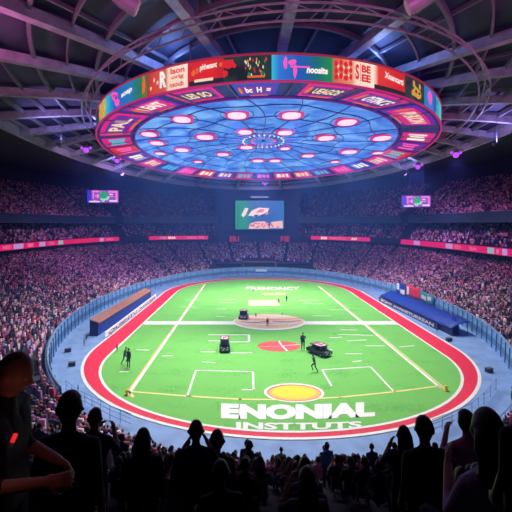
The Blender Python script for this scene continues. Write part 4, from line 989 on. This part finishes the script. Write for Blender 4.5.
px = PPX+F*X/np.maximum(Y_, .1); py = PPY-F*(Z_+1.0-EYE)/np.maximum(Y_, .1)
view = (Y_ > 2.9) & (px > -70) & (px < 582) & (py > -40) & (py < 640)
# nothing where the tunnel mouth opens
view &= ~((Y_ > 100) & (np.abs(X-(x0+x1)/2) < (x1-x0)/2+.3) & (Z_ < zt+.4))
view &= ~((Y_ > 100) & (X > -12) & (X < 20) & (Z_ < atY(241, 263.5, 119.5).z))
allp = allp[view]; px = px[view]; py = py[view]; X, Y_, Z_, PH = allp.T
clear = np.ones(len(X), bool)
for hx, hy in TAKEN: clear &= np.hypot(X-hx, Y_-hy) > .8
# the bald man needs room to his right, the eye looks past the nearest seats
clear &= ~((Y_ < 3.6) & (np.abs(px-256) < 150))
allp = allp[clear]; px = px[clear]; py = py[clear]; X, Y_, Z_, PH = allp.T
inside = (px > -6) & (px < 518) & (py < 516)
order = np.argsort(np.where(inside, Y_, 1e6)); NI = 280
indiv = []; rest = np.ones(len(X), bool)
for i in order[:900]:
    if len(indiv) >= NI: break
    rest[i] = False
    if all((X[i]-X[j])**2+(Y_[i]-Y_[j])**2 > .62**2 for j in indiv[-120:]): indiv.append(i)
indiv = np.array(indiv)
for j in indiv: rest &= ~(((X-X[j])**2+(Y_-Y_[j])**2) < .8**2)
print('crowd', len(X), 'individual up to Y', Y_[indiv].max())
VAR = []
spec = [('black', 'black', 'sit', 'short'), ('purple', 'black', 'sit', 'long'), ('navy', 'black', 'stand', 'short'), ('pink', 'navy', 'sit', 'bob'), ('maroon', 'black', 'sit', 'short'), ('white', 'black', 'sit', 'short'), ('red', 'navy', 'sit', 'bob'), ('grey', 'black', 'sit', 'long'), ('blue', 'black', 'stand', 'bob'), ('lilac', 'navy', 'sit', 'short')]
for i, (s, t, pose, hair) in enumerate(spec):
    kw = {}
    if i % 3 == 1: kw = dict(elbow_l=(-.27, .14, .78), wrist_l=(-.16, .25, 1.0)) if pose == 'sit' else {}
    if i % 3 == 2 and pose == 'sit': kw = dict(elbow_r=(.26, .12, .74), wrist_r=(.02, .3, .9), elbow_l=(-.26, .12, .74), wrist_l=(-.02, .32, .9))
    J = sit_J(**kw) if pose == 'sit' else stand_J()
    bmsh, H = make_body('crowd_body_'+s, J, s, t, skin_m if i % 2 else skin_d, .024, shoe='black')
    hm = hair_shell(MB(), H, hair); ho = hm.build('hair', hair_k if i % 3 else hair_b, None, True); hmesh = ho.data; bpy.data.objects.remove(ho)
    VAR.append((s, pose, hair, bmsh, hmesh))
wts = np.array([.18, .14, .1, .11, .08, .08, .1, .1, .05, .06])
for n, i in enumerate(indiv):
    v = int(RNG.choice(len(VAR), p=wts/wts.sum())); s, pose, hair, bmsh, hmesh = VAR[v]
    if Y_[i] < 12 and s in ('red', 'pink', 'white') and RNG.random() < .75: v = int(RNG.choice([0, 2, 7])); s, pose, hair, bmsh, hmesh = VAR[v]  # foreground gloom put into the colour: bright tops near the front swapped for dark
    if pose == 'stand' and Y_[i] < 9: v = 0; s, pose, hair, bmsh, hmesh = VAR[0]
    o = bpy.data.objects.new('spectator', bmsh); COL.objects.link(o)
    ang = PH[i]; back = .1
    o.location = (X[i]+math.cos(ang)*back*0, Y_[i]+math.sin(ang)*back*0, Z_[i]); o.rotation_euler = (0, 0, ang+PI/2+float(RNG.uniform(-.25, .25))); k = float(RNG.uniform(.93, 1.05)); o.scale = (k, k, k)
    h = bpy.data.objects.new('hair', hmesh); COL.objects.link(h); h.parent = o
    side_ = 'left' if px[i] < 170 else ('right' if px[i] > 342 else 'middle')
    o['category'] = 'person'; o['group'] = f'{side_} foreground spectators in {s}'
    o['label'] = f'{"seated" if pose == "sit" else "standing"} spectator in a {s} top with {"short" if hair == "short" else "bobbed" if hair == "bob" else "long"} dark hair, {side_} part of the near crowd'
# everyone further away, as one body of crowd
tor = np.array([(-.18, -.12, .1), (.18, -.12, .1), (.18, .14, .1), (-.18, .14, .1), (-.2, -.1, .66), (.2, -.1, .66), (.17, .1, .68), (-.17, .1, .68)])
hd_ = np.array([(0, 0, 1.0), (.11, 0, .85), (0, .12, .85), (-.11, 0, .85), (0, -.12, .85), (0, 0, .68)])
tv = np.concatenate([tor, hd_]); tq = [(0, 1, 5, 4), (1, 2, 6, 5), (2, 3, 7, 6), (3, 0, 4, 7), (4, 5, 6, 7)]; tt_ = [(8, 9, 10), (8, 10, 11), (8, 11, 12), (8, 12, 9), (13, 10, 9), (13, 11, 10), (13, 12, 11), (13, 9, 12)]
rx, ry, rz_, rp = X[rest], Y_[rest], Z_[rest], PH[rest]; N = len(rx)
rot = rp+PI/2+RNG.uniform(-.4, .4, N); sc = RNG.uniform(.9, 1.1, N); c_, s_ = np.cos(rot)*sc, np.sin(rot)*sc
V = np.empty((N, 14, 3)); V[:, :, 0] = tv[None, :, 0]*c_[:, None]-tv[None, :, 1]*s_[:, None]+rx[:, None]; V[:, :, 1] = tv[None, :, 0]*s_[:, None]+tv[None, :, 1]*c_[:, None]+ry[:, None]; V[:, :, 2] = tv[None, :, 2]*sc[:, None]+rz_[:, None]
lo_idx = np.array([i for f in tq+tt_ for i in f]); lens = np.array([4]*5+[3]*8); nl = len(lo_idx)
me = bpy.data.meshes.new('spectator_crowd'); me.vertices.add(N*14); me.vertices.foreach_set('co', V.ravel())
me.loops.add(N*nl); me.loops.foreach_set('vertex_index', (lo_idx[None, :]+14*np.arange(N)[:, None]).ravel().astype('i'))
tot = np.tile(lens, N); st_ = np.concatenate([[0], np.cumsum(tot)[:-1]]); me.polygons.add(N*13); me.polygons.foreach_set('loop_start', st_.astype('i')); me.polygons.foreach_set('loop_total', tot.astype('i')); me.update(calc_edges=True)
pal = np.array([(.72, .28, .5), (.82, .66, .8), (.62, .05, .14), (.36, .14, .5), (.05, .05, .16), (.02, .015, .03), (.32, .36, .75), (.5, .16, .36), (.85, .45, .66), (.25, .07, .18)]); pw = np.array([.12, .15, .07, .10, .16, .32, .05, .06, .09, .04])
pick = RNG.choice(len(pal), N, p=pw/pw.sum()); shirt = pal[pick]*RNG.uniform(.75, 1.2, (N, 1))
hp = np.array([(.5, .3, .24), (.3, .17, .12), (.03, .02, .02), (.05, .03, .02), (.75, .7, .72)]); hcol = hp[RNG.choice(5, N, p=[.3, .15, .3, .15, .1])]
colr = np.ones((N, 14, 4)); colr[:, :8, :3] = shirt[:, None, :]; colr[:, 8:, :3] = hcol[:, None, :]
at_ = me.color_attributes.new('clothing', 'FLOAT_COLOR', 'POINT'); at_.data.foreach_set('color', np.clip(colr, 0, 1).ravel())
cm = mat('crowd_clothing', (.5, .3, .4), .85); nt = cm.node_tree; an = nt.nodes.new('ShaderNodeAttribute'); an.attribute_name = 'clothing'; nt.links.new(an.outputs['Color'], nt.nodes['Principled BSDF'].inputs['Base Color'])
me.materials.append(cm); co = bpy.data.objects.new('spectator_crowd', me); COL.objects.link(co)
tag(co, 'dense crowd of tiny spectators filling every tier of the stands', 'crowd', None, 'stuff')

# ------------------------------------------------------------------ light
# the lit panels of the halo are the floodlights: each big one throws a beam down on the pitch
def beam(parent, loc, target, power, col, angle, blend=.8, radius=.4):
    L = bpy.data.lights.new('beam', 'SPOT'); L.energy = power; L.color = col; L.spot_size = angle; L.spot_blend = blend; L.shadow_soft_size = radius
    o = bpy.data.objects.new('beam', L); COL.objects.link(o); o.parent = parent; o.rotation_mode = 'QUATERNION'
    o.rotation_quaternion = (Vector(target)-Vector(loc)).to_track_quat('-Z', 'Y'); o.location = Vector(loc)-wloc(parent); return o
WH = (.96, .98, 1.0)
for i, (c, lamp) in enumerate(PANELS):
    if i in (0, 3, 1, 2, 5, 4, 11, 13, 12, 14, 17):
        q = c-Vector((0, 0, .6)); beam(lamp, q, (CX+(q.x-CX)*1.25, 62+(q.y-68)*(1.95 if q.y > 68 else 1.3), 0), 16500*(2.3 if q.y > 76 else 1.55 if q.y > 60 else 1), WH, R_(94), .8, .5)
# small violet lamps along the ring truss, as the photo shows
VIO, PNK, BLU = (.72, .34, 1.0), (.92, .34, .92), (.3, .42, 1.0)
for (x, y, Y0, tg, pw_, col, lab) in ((86, 150, 62, (-42, 88, 4), 7000, PNK, 'violet lamp at the far left of the ring truss'), (117, 161, 75, (-38, 112, 5), 17000, VIO, 'violet lamp on the ring truss above the left hanging screen'),
        (265, 184, 112, (5, 138, 8), 13000, BLU, 'violet lamp cluster on the ring truss above the video screen'), (418, 167, 72, (42, 110, 5), 16000, VIO, 'violet lamp on the ring truss above the right hanging screen'), (456, 155, 58, (47, 88, 4), 7000, PNK, 'violet lamp at the far right of the ring truss')):
    q = atY(x, y, Y0); t = thing('truss_lamp', q, lab, 'lamp')
    MB().ball(q, .45, 10, 8).build('bulb', glow('violet_lamp', srgb(170, 70, 240), 1.6), t); MB().tube([q, q+Vector((0, 0, .9))], .28, 8).build('lamp_housing', steel2, t)
    for dx in (-.7, .7): MB().ball(q+Vector((dx, 0, .35)), .22, 8, 6).build('bulb', glow('violet_lamp', (1, 1, 1)), t)
    beam(t, q-Vector((0, 0, .6)), tg, pw_, col, R_(100), .9, .3); beam(t, q+Vector(((-.5 if x < 200 else .5), .6, -.5)), (tg[0]*1.6, tg[1]*1.12+4, 22), 1700 if x < 200 else 3500 if x < 300 else 1100, (.6, .4, 1.0), R_(92), .9, .3)
    ph = math.atan2(q.y-CY, q.x-CX); rho = min(1, math.hypot(q.x-CX, q.y-CY)/rRim(ph)); MB().tube([q+Vector((0, 0, .8)), Vector((q.x, q.y, dome(ph, rho).z+.4))], .05, 5).build('drop_rod', steel2, t)
    MB().tube([q+Vector((-.8, 0, .4)), q+Vector((.8, 0, .4))], .05, 5).build('crossbar', steel2, t)
# two can lamps at the top of the picture, near the eye
for (x, y, lab) in ((128, 5, 'pale can lamp hanging from the roof at the top left'), (417, 4, 'pale can lamp hanging from the roof at the top right')):
    q = atY(x, y-2, 24); t = thing('can_lamp', q, lab, 'lamp'); d = Vector((.8 if x < 256 else -.8, .3, -.35)).normalized()
    b = MB(); b.tube([q-d*.9, q-d*.4, q+d*.6], [.36, .52, .56], 16); b.build('shade', mat('lamp_pale', (.4, .36, .42), .4), t)
    b = MB(); b.tube([q+d*.6, q+d*.66], [.5, .46], 16); b.build('lens', glow('can', srgb(170, 120, 150), .6), t)
    MB().tube([q-d*.8, Vector((q.x, q.y, dome(math.atan2(q.y-CY, q.x-CX), math.hypot(q.x-CX, q.y-CY)/rRim(math.atan2(q.y-CY, q.x-CX))).z+.4))], .07, 5).build('drop_rod', steel2, t)
def point(name, loc, p, col, r=.3):
    L = bpy.data.lights.new(name, 'POINT'); L.energy = p; L.color = col; L.shadow_soft_size = r; o = bpy.data.objects.new(name, L); COL.objects.link(o); o.location = loc; return o
# lamps added to wash the roof: blue on the halo, magenta and violet hung
for i in range(8):
    s = 2*PI*(i+.5)/8; q = ell(s, HA-.75, HB-.75, ZH1+.02); t = thing('uplight', q, 'blue uplight added on top of the display halo to wash the roof', 'lamp', 'added blue uplights on the halo')
    MB().tube([q, q+Vector((0, 0, .25))], [.3, .36], 10).build('lamp_housing', steel2, t); o = point('added_uplight_glow', (0, 0, .5), 950, (.2, .36, 1.0)); o.parent = t
for x, y, cl, pw_ in ((-19.5, 24, (.95, .2, .6), 4200), (27, 24, (.95, .2, .6), 4200), (-4, 13.5, (.85, .2, .65), 3600), (10, 13.5, (.85, .2, .65), 3600), (-24, 48, (.4, .3, 1.0), 2600), (31, 48, (.4, .3, 1.0), 2600), (-26, 78, (.3, .38, 1.0), 2000), (32, 78, (.3, .38, 1.0), 2000)):
    q = Vector((x, y, 26.2)); near_ = y < 40; ph = math.atan2(q.y-CY, q.x-CX); rho = math.hypot(q.x-CX, q.y-CY)/rRim(ph)
    t = thing('added_roof_wash', q, ('magenta' if near_ else 'violet blue')+' wash lamp added to light the '+('near' if near_ else 'side')+' part of the roof', 'lamp', ('added magenta wash lamps under the near roof' if near_ else 'added violet wash lamps under the side roof'))
    MB().tube([q-Vector((0, 0, .3)), q], [.2, .3], 10).build('lamp_housing', steel2, t); MB().tube([q+Vector((.3, 0, -.15)), Vector((x+.3, y, dome(ph, rho).z+.4))], .04, 5).build('drop_rod', steel2, t)
    beam(t, q+Vector((0, 0, .15)), q+Vector(((x-CX)*-.02, 1.5, 5)), pw_, cl, R_(160), .5, .3)

wd = bpy.data.worlds.new('night'); SC.world = wd; wd.use_nodes = True; wd.node_tree.nodes['Background'].inputs['Color'].default_value = (.01, .015, .04, 1); wd.node_tree.nodes['Background'].inputs['Strength'].default_value = .3
# thin blue haze hangs in the arena air
vs_ = wd.node_tree.nodes.new('ShaderNodeVolumeScatter'); vs_.inputs['Color'].default_value = (.12, .26, 1, 1); vs_.inputs['Density'].default_value = .003; vs_.inputs['Anisotropy'].default_value = .2
wd.node_tree.links.new(vs_.outputs['Volume'], wd.node_tree.nodes['World Output'].inputs['Volume'])
# ------------------------------------------------------------------ camera
cam = bpy.data.cameras.new('camera'); cam.sensor_width = 36; cam.lens = F/512*36; cam.shift_x = 7/512; cam.shift_y = -32/512; cam.clip_start = .1; cam.clip_end = 600
co = bpy.data.objects.new('camera', cam); COL.objects.link(co); co.location = (0, 0, EYE); co.rotation_euler = (PI/2, 0, 0); SC.camera = co
vsn = SC.view_settings; vsn.view_transform = 'Standard'; vsn.look = 'None'; vsn.gamma = 1; vsn.exposure = 0; vsn.use_curve_mapping = False
